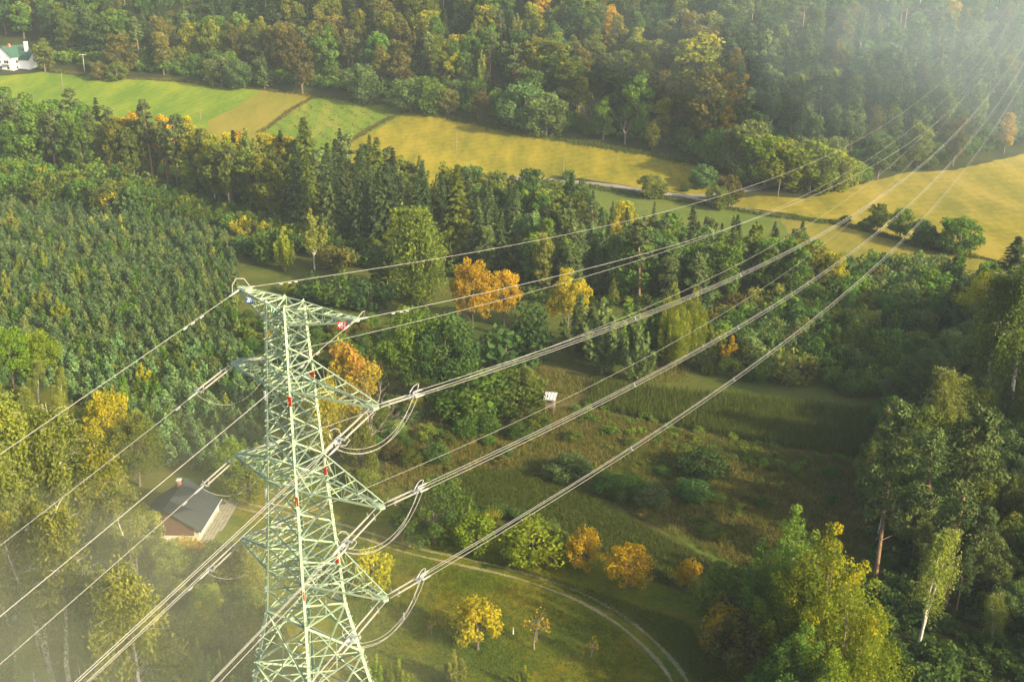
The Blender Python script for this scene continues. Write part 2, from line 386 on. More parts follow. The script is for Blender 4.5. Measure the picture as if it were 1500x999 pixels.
def upright(kind, seed, H, R, trunk_h, M, n, leaf, bark='grey', mat='aspen', top=.3, spread=.5):
    """several ascending leaders, each a tall narrow plume"""
    g = np.random.default_rng(seed); parts = []; tr = []
    path = [[0, 0, -.4], [.1, 0, H*.4], [0, .1, H*.78]]; r0 = .011*H+.04
    tr.append(tube(path, [r0, r0*.7, r0*.15], 7))
    C = []; RR = []
    for i in range(M):
        a = g.uniform(0, 6.283); k = g.uniform(.1, 1)**.6 if i > 1 else .06; x, y = math.cos(a)*R*k, math.sin(a)*R*k
        ztop = trunk_h+(H-trunk_h)*(1-.55*k**1.5)*(g.uniform(.82, 1.0) if i > 1 else 1); zb = trunk_h+(H-trunk_h)*.12*k+g.uniform(0, .2)*(ztop-trunk_h)
        m = 11
        for j in range(m):
            f = j/(m-1); z = zb+(ztop-zb)*f
            kk = (.45+.55*f**.5)
            C.append([x*kk+g.normal()*.05*R, y*kk+g.normal()*.05*R, z]); RR.append(R*.25*(1-.6*f**2)*g.uniform(.8, 1.2))
        tr.append(tube([[0, 0, zb*.6], [x*.5, y*.5, zb], [x, y, ztop*.93]], [r0*.3, r0*.18, r0*.03], 4))
    C = np.array(C)
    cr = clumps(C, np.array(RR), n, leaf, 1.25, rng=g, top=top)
    proto(kind, merge(tr), cr, H, bark, mat)
def weeping(kind, seed, H, R, trunk_h, M, n, leaf, bark='birch', mat='birch', drop=.22, stems=1, tr_r=.011):
    """birch-like: arching limbs with hanging strands"""
    g = np.random.default_rng(seed); tr = []; P = []; T = []
    for s in range(stems):
        a = g.uniform(0, 6.28); lx, ly = (math.cos(a)*.13*H, math.sin(a)*.13*H) if stems > 1 else (g.uniform(-.05, .05)*H, g.uniform(-.05, .05)*H)
        r0 = tr_r*H+.03; ks = [0, .25, .5, .75, 1]
        path = [np.array([lx*k**1.3+g.normal()*.006*H, ly*k**1.3+g.normal()*.006*H, -.3+k*H*.97]) for k in ks]
        tr.append(tube(path, [r0, r0*.85, r0*.6, r0*.35, r0*.08], 6))
        def on(z):
            k = min(.999, max(0, z/(H*.97))); i = int(k*4); f = k*4-i; return path[i]*(1-f)+path[i+1]*f
        for b in range(M//stems):
            z = trunk_h+(H-trunk_h)*g.uniform(0, 1)**.8*.93; k = (z-trunk_h)/(H-trunk_h); L = R*(1-.8*k**1.6)*g.uniform(.55, 1.1)*(.6+.4*min(1, k*4)); ang = g.uniform(0, 6.28)
            o = on(z); d = np.array([math.cos(ang), math.sin(ang), 0])
            tip = o+d*L+np.array([0, 0, L*.45]); mid = o+d*L*.5+np.array([0, 0, L*.42])
            tr.append(tube([o, mid, tip], [r0*.18, r0*.09, .01], 3))
            q = g.uniform(.3, 1.05, n)[:, None]; base = (1-q)**2*o+2*q*(1-q)*mid+q*q*tip
            hang = g.uniform(0, 1, n)**1.3*drop*H*(.5+.5*(1-k)); base = base+g.normal(size=(n, 3))*R*.075; base[:, 2] -= hang*q[:, 0]
            P.append(base); T.append(np.clip(np.full(n, g.random())*.6+g.random(n)*.4+.25*k-.1, 0, 1))
    P = np.concatenate(P); T = np.concatenate(T)
    N = P-np.array([0, 0, H*.5]); N /= np.linalg.norm(N, axis=1)[:, None]
    cr = leaves(P, N, leaf, .5, T, .7, up=np.array([[0, 0, 1.0]]), rng=g)
    proto(kind, merge(tr), cr, H, bark, mat)
def spruce(kind, seed, H, R, trunk_h, levels, per, leaf, mat='spruce', bark='grey', droop=.55, q=7):
    g = np.random.default_rng(seed); P = []; U = []; S = []; T = []; tr = []
    r0 = .010*H+.05; tr.append(tube([[0, 0, -.4], [0, 0, H*.5], [0, 0, H]], [r0, r0*.65, .02], 6))
    for l in range(levels):
        f = (l+.3*g.random())/levels; z = trunk_h+(H-trunk_h)*f**.92
        Rl = R*(1-f)**.8*(.75+.25*min(1, f*5))+.12
        for b in range(per):
            a = g.uniform(0, 6.28); L = Rl*g.uniform(.65, 1.12); d = np.array([math.cos(a), math.sin(a), 0]); ti = g.random()
            for k in range(q):
                s = (k+.6)/q; p = d*L*s+np.array([0, 0, z-droop*L*s*(1-.35*s)+.05*L])
                side = np.array([-d[1], d[0], 0])
                for m_ in (-1, 0, 1):
                    pp = p+side*m_*L*.13*(1.2-s)+np.array([0, 0, -.05*abs(m_)*L])+g.normal(size=3)*.05
                    P.append(pp); U.append(d+side*m_*.7+np.array([0, 0, -droop*.9-abs(m_)*.35])); S.append(leaf*(1.15-.45*s)*(.75+.5*Rl/R)); T.append(.55*ti+.25*s+.2*g.random())
    P = np.array(P); U = np.array(U)
    N = np.array([0, 0, 1.0])+P*np.array([1, 1, 0])/(R+1e-6)*.9; 
    cr = leaves(P, N/np.linalg.norm(N, axis=1)[:, None], np.array(S), .38, np.array(T), 1.3, up=U, rng=g)
    proto(kind, merge(tr), cr, H, bark, mat)
def pine(kind, seed, H, R, crown_h, M, n, leaf, bark='pine', mat='pine', lean=.05):
    g = np.random.default_rng(seed); z0 = H-crown_h; r0 = .010*H+.07
    a = g.uniform(0, 6.28); bx, by = math.cos(a)*lean*H, math.sin(a)*lean*H
    def on(z):
        k = max(0, z/H); return np.array([bx*k*k, by*k*k, z])
    tr = [tube([on(z) for z in (-.4, H*.25, H*.5, H*.7, H*.85, H*.98)], [r0, r0*.85, r0*.7, r0*.5, r0*.3, .04], 7)]
    C = []
    for i in range(M):
        f = g.uniform(0, 1); z = z0+crown_h*f; L = R*(1-.75*f**1.8)*(.55+.45*min(1, f*3))*g.uniform(.25, 1.05); an = g.uniform(0, 6.28)
        o = on(z-L*.25); c = on(z)+np.array([math.cos(an)*L, math.sin(an)*L, L*.12]); C.append(c)
        if i % 2 == 0: tr.append(tube([o, (o+c)/2+np.array([0, 0, .1]), c], [r0*.32, r0*.2, .03], 4))
    for i in range(3):
        z = z0*g.uniform(.55, .95); an = g.uniform(0, 6.28); o = on(z); tr.append(tube([o, o+np.array([math.cos(an), math.sin(an), .1])*R*g.uniform(.25, .6)], [r0*.2, .02], 3))
    C = np.array(C)
    cr = clumps(C, g.uniform(.75, 1.3, M)*R*.27, n, leaf, .6, el=.45, rng=g, top=.2)
    proto(kind, merge(tr), cr, H, bark, mat)
def youngpine(kind, seed, H, R, tiers, per, leaf, q=4, mat='young'):
    """conical bushy pine whose shoots point upwards"""
    g = np.random.default_rng(seed); P = []; U = []; T = []; S = []
    tr = [tube([[0, 0, -.2], [0, 0, H*.9]], [.07, .02], 5)]
    for l in range(tiers):
        f = l/tiers; z = H*(.06+.86*f); Rl = R*(1-f)**.75
        for b in range(per):
            a = g.uniform(0, 6.28); L = Rl*g.uniform(.7, 1.1); d = np.array([math.cos(a), math.sin(a), 0]); ti = g.random()
            for k in range(q):
                s = (k+.8)/q; p = d*L*s+np.array([0, 0, z+.35*L*s*s]); P.append(p+g.normal(size=3)*.07); U.append(d*.6+np.array([0, 0, .9])); S.append(leaf*(1.1-.3*s)); T.append(.4*ti+.35*s+.25*g.random())
    for k in range(6): P.append(np.array([g.normal()*.08, g.normal()*.08, H*(.9+.1*k/6)])); U.append(np.array([0, 0, 1.0])); S.append(leaf*.8); T.append(.9)
    P = np.array(P); N = P*np.array([1, 1, 0])+np.array([0, 0, .5]); N /= np.linalg.norm(N, axis=1)[:, None]
    proto(kind, merge(tr), leaves(P, N, np.array(S), .42, np.array(T), .8, up=np.array(U), rng=g), H, 'brown', mat)
def bare(kind, seed, H, R, bark='grey', depth=4, leafn=0, mat='olive', leaf=.2):
    g = np.random.default_rng(seed); tr = []; tips = []
    def grow(p, d, L, r, k):
        e = p+d*L; m = (p+e)/2+g.normal(size=3)*L*.06; tr.append(tube([p, m, e], [r, r*.8, r*.55], 5 if k < 2 else 3))
        tips.append(e)
        if k < depth:
            for _ in range(3 if k < 3 else 4):
                dd = d+g.normal(size=3)*.48; dd[2] += .12; dd /= np.linalg.norm(dd); grow(e if g.random() < .6 else m, dd, L*g.uniform(.6, .82), r*.52, k+1)
    grow(np.array([0, 0, -.2]), np.array([.02, 0, 1.0]), H*.33, .02*H, 0)
    tips = np.array(tips); sel = tips[g.integers(0, len(tips), max(leafn, 12))]
    cr = leaves(sel+g.normal(size=sel.shape)*.25, unit(len(sel), g), leaf, .6, g.random(len(sel)), rng=g)
    proto(kind, merge(tr), cr, H, bark, mat)

# far-ish trees
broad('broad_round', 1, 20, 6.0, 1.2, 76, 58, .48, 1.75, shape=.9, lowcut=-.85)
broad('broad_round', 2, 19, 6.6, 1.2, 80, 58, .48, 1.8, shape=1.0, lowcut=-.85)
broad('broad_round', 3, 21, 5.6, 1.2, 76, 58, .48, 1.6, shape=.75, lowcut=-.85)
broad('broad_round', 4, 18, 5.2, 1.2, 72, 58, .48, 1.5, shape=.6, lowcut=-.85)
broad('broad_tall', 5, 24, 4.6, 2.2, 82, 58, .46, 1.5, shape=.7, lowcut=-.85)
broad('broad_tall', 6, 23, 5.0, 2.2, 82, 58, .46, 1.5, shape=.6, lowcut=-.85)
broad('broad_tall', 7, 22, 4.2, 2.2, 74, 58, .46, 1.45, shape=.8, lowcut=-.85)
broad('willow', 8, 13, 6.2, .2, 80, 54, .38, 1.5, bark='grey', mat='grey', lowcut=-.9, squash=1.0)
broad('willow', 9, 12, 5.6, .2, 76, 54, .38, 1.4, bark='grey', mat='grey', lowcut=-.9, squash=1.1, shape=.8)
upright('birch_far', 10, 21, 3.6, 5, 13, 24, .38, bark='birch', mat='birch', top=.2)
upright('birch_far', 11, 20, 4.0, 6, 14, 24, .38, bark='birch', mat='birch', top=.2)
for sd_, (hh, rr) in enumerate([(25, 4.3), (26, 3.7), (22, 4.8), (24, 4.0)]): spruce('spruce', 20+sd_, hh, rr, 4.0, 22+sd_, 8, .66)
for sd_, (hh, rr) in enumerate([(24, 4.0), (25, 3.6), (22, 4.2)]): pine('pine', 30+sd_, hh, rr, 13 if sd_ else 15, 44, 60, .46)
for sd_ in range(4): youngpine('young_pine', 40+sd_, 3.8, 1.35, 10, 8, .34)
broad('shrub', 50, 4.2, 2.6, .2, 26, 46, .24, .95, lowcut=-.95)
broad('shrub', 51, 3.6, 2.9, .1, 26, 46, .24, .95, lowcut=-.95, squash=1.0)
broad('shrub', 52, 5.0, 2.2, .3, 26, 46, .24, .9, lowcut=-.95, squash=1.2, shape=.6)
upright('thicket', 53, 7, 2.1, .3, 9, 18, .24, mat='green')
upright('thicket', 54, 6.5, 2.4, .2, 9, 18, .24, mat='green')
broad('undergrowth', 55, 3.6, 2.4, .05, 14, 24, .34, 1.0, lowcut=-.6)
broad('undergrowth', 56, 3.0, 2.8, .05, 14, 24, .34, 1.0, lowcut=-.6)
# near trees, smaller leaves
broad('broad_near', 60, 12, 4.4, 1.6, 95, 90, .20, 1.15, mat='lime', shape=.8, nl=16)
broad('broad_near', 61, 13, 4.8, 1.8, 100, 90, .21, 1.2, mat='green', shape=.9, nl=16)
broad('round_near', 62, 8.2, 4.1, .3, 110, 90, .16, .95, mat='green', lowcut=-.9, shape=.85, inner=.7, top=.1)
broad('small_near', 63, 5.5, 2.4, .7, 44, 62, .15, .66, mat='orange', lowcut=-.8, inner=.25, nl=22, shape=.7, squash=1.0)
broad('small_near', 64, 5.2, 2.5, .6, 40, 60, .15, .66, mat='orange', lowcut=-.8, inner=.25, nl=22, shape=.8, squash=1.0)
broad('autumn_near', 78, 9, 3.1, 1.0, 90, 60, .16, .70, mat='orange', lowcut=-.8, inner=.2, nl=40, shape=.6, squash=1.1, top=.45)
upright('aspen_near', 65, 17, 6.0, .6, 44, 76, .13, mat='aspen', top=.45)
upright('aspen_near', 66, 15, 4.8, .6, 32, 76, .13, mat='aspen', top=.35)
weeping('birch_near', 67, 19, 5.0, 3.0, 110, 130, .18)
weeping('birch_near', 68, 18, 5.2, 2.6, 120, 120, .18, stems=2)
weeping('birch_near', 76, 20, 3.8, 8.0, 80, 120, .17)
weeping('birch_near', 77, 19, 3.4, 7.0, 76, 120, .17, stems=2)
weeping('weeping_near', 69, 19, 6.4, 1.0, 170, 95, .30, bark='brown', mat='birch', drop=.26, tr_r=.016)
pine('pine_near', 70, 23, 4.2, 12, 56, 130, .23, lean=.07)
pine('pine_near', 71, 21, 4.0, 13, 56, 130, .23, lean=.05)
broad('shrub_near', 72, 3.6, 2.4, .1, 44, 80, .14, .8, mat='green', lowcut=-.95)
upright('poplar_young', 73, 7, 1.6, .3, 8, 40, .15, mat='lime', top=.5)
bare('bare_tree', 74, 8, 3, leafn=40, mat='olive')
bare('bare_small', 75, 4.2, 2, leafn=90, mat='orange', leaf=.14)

KIND = {'broad_round':('broadleaf_tree','broadleaf tree'),'broad_tall':('broadleaf_tree','broadleaf tree'),'willow':('willow_tree','willow tree'),'birch_far':('birch_tree','birch tree'),
 'spruce':('spruce_tree','spruce tree'),'pine':('pine_tree','pine tree'),'young_pine':('young_pine_tree','young pine'),'shrub':('shrub','shrub'),'thicket':('sapling','sapling'),
 'broad_near':('broadleaf_tree','broadleaf tree'),'round_near':('round_tree','broadleaf tree'),'small_near':('fruit_tree','fruit tree'),'autumn_near':('autumn_tree','autumn tree'),'aspen_near':('aspen_tree','aspen tree'),
 'birch_near':('birch_tree','birch tree'),'weeping_near':('weeping_tree','weeping tree'),'pine_near':('pine_tree','pine tree'),'shrub_near':('shrub','shrub'),'poplar_young':('sapling','sapling'),
 'bare_tree':('bare_tree','bare tree'),'bare_small':('fruit_tree','fruit tree')}
PLACED = []
def plant(kind, p, h, leaf=None, label='', group=None, wf=1.0, rz=None, var=None, lean=None, name=None):
    pr = PROTO[kind]; tm, cm, H0 = pr[RND.randrange(len(pr)) if var is None else var]
    nm, cat = KIND[kind]; nm = name or nm
    if kind == 'broad_tall' and leaf not in ('bronze', 'orange', 'yellow', 'mixed', 'pink'): nm, cat = 'tall_broadleaf_tree', 'poplar'  # tall narrow broadleaf trees of no known species
    if nm == 'broadleaf_tree' and leaf in ('bronze', 'orange', 'yellow', 'mixed', 'pink'): nm, cat = 'autumn_tree', 'autumn tree'
    s = h/H0
    root = empty(nm, (p[0], p[1], p[2] if len(p) > 2 else Z(p[0], p[1])), RND.uniform(0, 6.283) if rz is None else rz)
    root.scale = (s*wf, s*wf, s)
    if lean: root.rotation_euler = (lean[0], lean[1], root.rotation_euler[2])
    tag(root, label, cat, group)
    link(bpy.data.objects.new('trunk', tm), root)
    c = link(bpy.data.objects.new('crown', cm), root)
    if leaf:
        c.material_slots[0].link = 'OBJECT'; c.material_slots[0].material = LM[leaf]
    PLACED.append((p[0], p[1], h*.2)); return root
def plant_px(kind, px, py, hpx, leaf=None, label='', group=None, wf=1.0, **kw):
    p = G(px, py); sc, co = scale_at(p)
    return plant(kind, p, hpx/(sc*co), leaf, label, group, wf, **kw)
def scatter(poly, spacing, tries=30, rng=RND, keep=None, avoid=()):
    """darts thrown in a world polygon with a least distance"""
    xs = [p[0] for p in poly]; ys = [p[1] for p in poly]; out = list(avoid); n0 = len(out); cell = {}
    def key(x, y): return (int(x//spacing), int(y//spacing))
    for q in out: cell.setdefault(key(*q[:2]), []).append(q)
    area = (max(xs)-min(xs))*(max(ys)-min(ys)); res = []
    for _ in range(int(area/spacing**2*tries/6)+50):
        x, y = rng.uniform(min(xs), max(xs)), rng.uniform(min(ys), max(ys))
        if not inside(poly, x, y) or (keep and not keep(x, y)): continue
        kx, ky = key(x, y); bad = False
        for a in (-1, 0, 1):
            for b in (-1, 0, 1):
                for q in cell.get((kx+a, ky+b), ()):
                    if (q[0]-x)**2+(q[1]-y)**2 < spacing**2: bad = True
        if not bad: cell.setdefault((kx, ky), []).append((x, y)); res.append((x, y))
    return res
def pick(opts, rng=RND):
    t = rng.random()*sum(o[0] for o in opts)
    for o in opts:
        t -= o[0]
        if t <= 0: return o[1:]
    return opts[-1][1:]
COLW = {'green':'green','dark':'dark green','olive':'olive','bronze':'bronze brown','lime':'lime green','yellow':'yellow','orange':'orange','mixed':'yellowing green','grey':'grey-green','birch':'yellow-green','spruce':'dark green','pine':'blue-green','young':'blue-green','pink':'pinkish red','aspen':'green and yellow'}
# ------------------------------------------------------------------ woods
def zone_far(px):
    for lim, z in ((70,'behind the white villa'),(200,'above the green meadow'),(330,'above the meadow bend'),(470,'above the stubble strip'),(600,'above the green crop'),
                   (760,'above the upper yellow field'),(930,'above the middle yellow field'),(1080,'above the lower yellow field'),(1260,'above the willow clump'),(1400,'above the hay field'),(9999,'beneath the power lines')):
        if px < lim: return z
def rowword(d):
    return 'at the wood edge' if d < 12 else 'low in the wood' if d < 35 else 'halfway up the wood' if d < 65 else 'high in the wood'
def sizeword(h, h0): return 'low' if h < h0*.85 else 'tall' if h > h0*1.1 else 'mid-height'
edge_poly = [(x, y+4) for x, y in EDGE]+[(EX[-1], EY[-1]+190), (EX[0], EY[0]+190)]
def inview(x, y, m=70):
    px, py, d = project((x, y, Z(x, y))); return -m < px < 1500+m and -22 < py
far = scatter(edge_poly, 8.5, keep=lambda x, y: inview(x, y))
for x, y in far:
    px, py, _ = project((x, y, Z(x, y))); d = y-float(np.interp(x, EX, EY))
    if px < 75 and d < 12 and px > -20 and d < 6: continue
    if px < 66 and 60 < py: continue                    # the villa stands here
    if 66 <= px < 140 and py > 86: continue
    h = RND.uniform(19, 26); kind = leaf = None
    if 190 < px < 400 and py < 75 and d > 22: kind, leaf, h = 'spruce', 'spruce', RND.uniform(13, 18)
    elif px < 200: kind, leaf = pick([(2,'broad_round','olive'),(3,'broad_round','green'),(2.5,'broad_tall','bronze'),(1,'pine','pine'),(1.5,'broad_round','dark')])
    elif px < 400: kind, leaf = pick([(5,'broad_round','bronze'),(1.5,'broad_tall','olive'),(1.8,'broad_round','mixed'),(.4,'broad_round','orange'),(2,'broad_round','green'),(1,'pine','pine')])
    elif px < 600: kind, leaf = pick([(3,'broad_round','green'),(2,'pine','pine'),(2,'spruce','spruce'),(2.2,'broad_round','bronze'),(1.3,'broad_tall','mixed'),(.3,'broad_round','orange'),(2,'broad_tall','olive')])
    elif px < 760: kind, leaf = pick([(2.4,'pine','pine'),(1.6,'birch_far','birch'),(2,'broad_round','green'),(1,'broad_tall','olive'),(.7,'broad_round','mixed'),(1,'spruce','spruce')])
    elif px < 1060: kind, leaf = pick([(3,'broad_round','olive'),(1.8,'broad_round','dark'),(2.6,'broad_round','bronze'),(2.2,'broad_tall','mixed'),(.5,'broad_tall','orange'),(1.5,'spruce','spruce'),(1.4,'broad_tall','green')])
    elif px < 1300: kind, leaf = pick([(2,'birch_far','grey'),(2,'broad_tall','olive'),(1.2,'broad_round','dark'),(1,'broad_round','grey'),(1,'broad_tall','bronze'),(1.4,'pine','pine')])
    else: kind, leaf = pick([(3,'birch_far','grey'),(1.6,'broad_tall','olive'),(1.2,'broad_tall','bronze'),(1,'pine','pine'),(1,'broad_round','green')])
    if kind == 'broad_round' and RND.random() < .25: kind = 'broad_tall'
    if d < 9 and RND.random() < .75:
        kind, leaf = pick([(3,'willow','grey'),(2,'willow','green'),(1,'willow','olive'),(.8,'willow','bronze'),(1,'broad_round','green')]); h = RND.uniform(8, 14)
    elif d < 9: h *= .8
    cat = KIND[kind][1]; col = COLW[leaf]
    plant(kind, (x, y), h, leaf, f"{sizeword(h, 20)} {col} {'poplar' if kind == 'broad_tall' and leaf not in ('bronze', 'mixed') else cat.replace(' tree', '')} {rowword(d)} {zone_far(px)}", f"trees {rowword(d)} {zone_far(px)}", wf=RND.uniform(.9, 1.2) if kind[:5] == 'broad' else RND.uniform(.9, 1.2))
def low_stuff(name, poly, spacing, hr, mat, label, keep=None, pts=None):
    pts = pts if pts is not None else scatter(poly, spacing, keep=keep)
    return joined(name, PROTO['undergrowth'], pts, lambda: RND.uniform(*hr), mat, label, 'undergrowth')
def joined(name, kinds, pts, hfun, leafname, label, cat):
    Vs, Fs, Ts = [], [], []; k = 0
    for x, y in pts:
        tm, cm, H0 = RND.choice(kinds); h = hfun(); s = h/H0; a = RND.uniform(0, 6.28); ca, sa = math.cos(a), math.sin(a)
        n = len(cm.vertices); co = np.empty(n*3, np.float32); cm.vertices.foreach_get('co', co); co = co.reshape(-1, 3)*s*np.array([1.25, 1.25, 1])
        tt = np.empty(n, np.float32); cm.attributes['tint'].data.foreach_get('value', tt)
        R = np.array([[ca, sa, 0], [-sa, ca, 0], [0, 0, 1]]); co = co@R+np.array([x, y, Z(x, y)])
        Vs.append(co); Fs.append(np.arange(n).reshape(-1, 4)+k); Ts.append(np.clip(tt+RND.uniform(-.25, .25), 0, 1)); k += n
    o = link(bpy.data.objects.new(name, npmesh(name, np.concatenate(Vs), np.concatenate(Fs), [LM[leafname]], np.concatenate(Ts))))
    return tag(o, label, cat, kind='stuff')
eb = [(x, y+1.5) for x, y in EDGE]+[(x, y+16) for x, y in EDGE[::-1]]
low_stuff('undergrowth', eb, 3.3, (2.0, 6.5), 'green', 'tangled green undergrowth along the foot of the far wood', lambda x, y: inview(x, y, 20) and not (66 > project((x, y, Z(x, y)))[0]))
eb2 = [(x, y+16) for x, y in EDGE]+[(x, y+85) for x, y in EDGE[::-1]]
low_stuff('undergrowth', eb2, 7.5, (3.0, 8), 'dark', 'dark undergrowth between the trunks of the far wood', lambda x, y: inview(x, y, 20) and not (66 > project((x, y, Z(x, y)))[0]))
# trees that stand out against the far wood
for kind, px, py, hp, leaf, label, wf in [
 ('broad_round',66,106,42,'olive','broad olive willow beside the white villa',1.3),
 ('willow',148,118,26,'bronze','low brown bush at the meadow corner under the wood',1.2),('willow',172,119,26,'olive','dull olive bush right of the low brown bush',1.3),
 ('broad_round',180,112,60,'bronze','big bronze tree leaning over the green meadow',1.1),('broad_tall',240,110,60,'bronze','bronze brown tall tree above the green meadow bend',1.1),
 ('willow',325,128,44,'grey','grey-green billowing tree above the meadow end',1.2),('willow',350,131,40,'grey','second grey-green billowing tree above the meadow end',1.2),
 ('spruce',388,132,52,'pine','dense blue-green conifer at the field corner',1.5),('broad_round',443,137,80,'bronze','rust brown tree at the start of the green crop',.9),
 ('willow',533,152,56,'grey','round grey-green willow above the green crop',1.1),('willow',603,165,50,'grey','grey-green willow at the top of the yellow field',1.2),
 ('willow',632,168,54,'green','green billowing tree at the top of the yellow field',1.1),
 ('broad_round',665,140,58,'yellow','bright yellow tree standing in front of the dark wood',1.0),('broad_round',657,170,40,'bronze','reddish bush below the bright yellow tree',1.1),
 ('broad_round',706,180,48,'bronze','brown leaved tree at the edge of the yellow field',1.1),('broad_round',712,112,28,'orange','small orange crown right of the bright yellow tree',.8),
 ('willow',770,193,70,'grey','large pale green willow on the yellow field edge',1.3),('willow',800,199,62,'grey','tumbling pale green willow beside the largest one',1.2),
 ('broad_tall',812,150,90,'mixed','great golden-green beech above the yellow field',1.7),('broad_tall',835,170,80,'olive','wide olive beech below the golden-green one',1.6),('broad_round',790,128,74,'mixed','gold topped tree behind the golden-green beech',1.3),
 ('bare_tree',862,198,62,'olive','bare grey tree at the yellow field edge',1.0),('broad_round',883,205,60,'green','green tree beside the bare grey tree',1.0),
 ('broad_round',935,205,96,'green','tall green tree behind the bare bush',1.0),('bare_tree',915,212,50,'olive','leafless grey bush at the field edge',1.2),
 ('broad_round',955,222,44,'mixed','small golden tree at the field edge',1.0),('broad_tall',1018,170,120,'mixed','very tall golden-brown tree above the road bend',1.5),('broad_tall',1028,215,110,'bronze','tall bronze tree below the golden-brown giant',1.2),
 ('broad_round',1075,170,64,'orange','orange brown crown in the dark wood above the road',1.0),('broad_round',1065,215,60,'orange','orange spotted tree above the road end',.9),
 ('willow',1048,245,55,'green','fresh green tree at the corner of the wood',1.1),('willow',1095,262,84,'grey','grey-green tree left of the willow clump',1.1),
 ('willow',1120,272,74,'lime','leftmost billowing willow of the sunlit clump',1.2),('willow',1150,278,72,'lime','second billowing willow of the sunlit clump',1.3),('willow',1185,280,72,'lime','third and widest willow of the sunlit clump',1.4),('willow',1218,278,58,'lime','low willow near the end of the sunlit clump',1.3),('willow',1240,272,38,'lime','lowest bush ending the sunlit clump',1.3),
 ('broad_round',1208,245,28,'yellow','yellow patch of leaves atop the willow clump',1.0),
 ('broad_round',1285,262,64,'grey','grey-green tree at the hay field edge',1.2),('broad_round',1342,246,62,'lime','vivid green round tree at the hay field edge',1.2),
 ('broad_tall',1395,243,70,'bronze','brownish tree right of the vivid green tree',1.1),('broad_tall',1470,225,56,'orange','pale orange tree under the power lines',1.1),
 ('willow',1315,250,22,'olive','low ochre bush along the hay field',1.4),('willow',1360,247,18,'olive','second low ochre bush along the hay field',1.6),('willow',1262,268,26,'lime','sunlit bush at the upper corner of the hay field',1.4),
 ('broad_round',84,30,34,'green','light green tree high above the villa',1.0),('broad_tall',1390,60,60,'orange','reddish orange tree in the mist',1.0)]:
    plant_px(kind, px, py, hp, leaf, label, None, wf)
# single trees and bushes in the fields
for kind, px, py, hp, leaf, label, wf in [
 ('willow',832,264,16,'green','small round bush at the foot of the utility pole',1.5),('willow',956,290,34,'birch','round olive-green bush on the roadside',1.5),
 ('willow',1030,276,34,'grey','pale round bush on the field side of the road',1.4),('willow',1052,307,34,'olive','left of the two ochre trees at the road junction',1.2),('willow',1068,302,46,'bronze','right and taller of the two ochre trees at the road junction',1.0),
 ('willow',1003,281,9,'green','low green bush between the two roads',1.8),
 ('broad_round',1285,338,40,'olive','airy tree left on the hay field hedge',1.2),('broad_round',1318,350,44,'green','tree in the middle of the hay field hedge',1.2),('willow',1350,362,38,'dark','dark tree in the hay field hedge',1.1),
 ('willow',1406,372,52,'green','big round tree at the end of the hay field hedge',1.3),
 ('willow',1375,366,22,'dark','low dark bush left of the big round tree',1.7),('willow',1355,360,20,'dark','low dark bush in the hedge gap',1.6),('willow',1270,335,14,'dark','first low bush of the hay field hedge',2.0),('willow',1238,326,10,'dark','tiny bush starting the hay field hedge',2.0),
 ('spruce',1478,440,85,'spruce','dark spruce with spreading boughs right of the lower meadow',1.8)]:
    plant_px(kind, px, py, hp, leaf, label, None, wf)

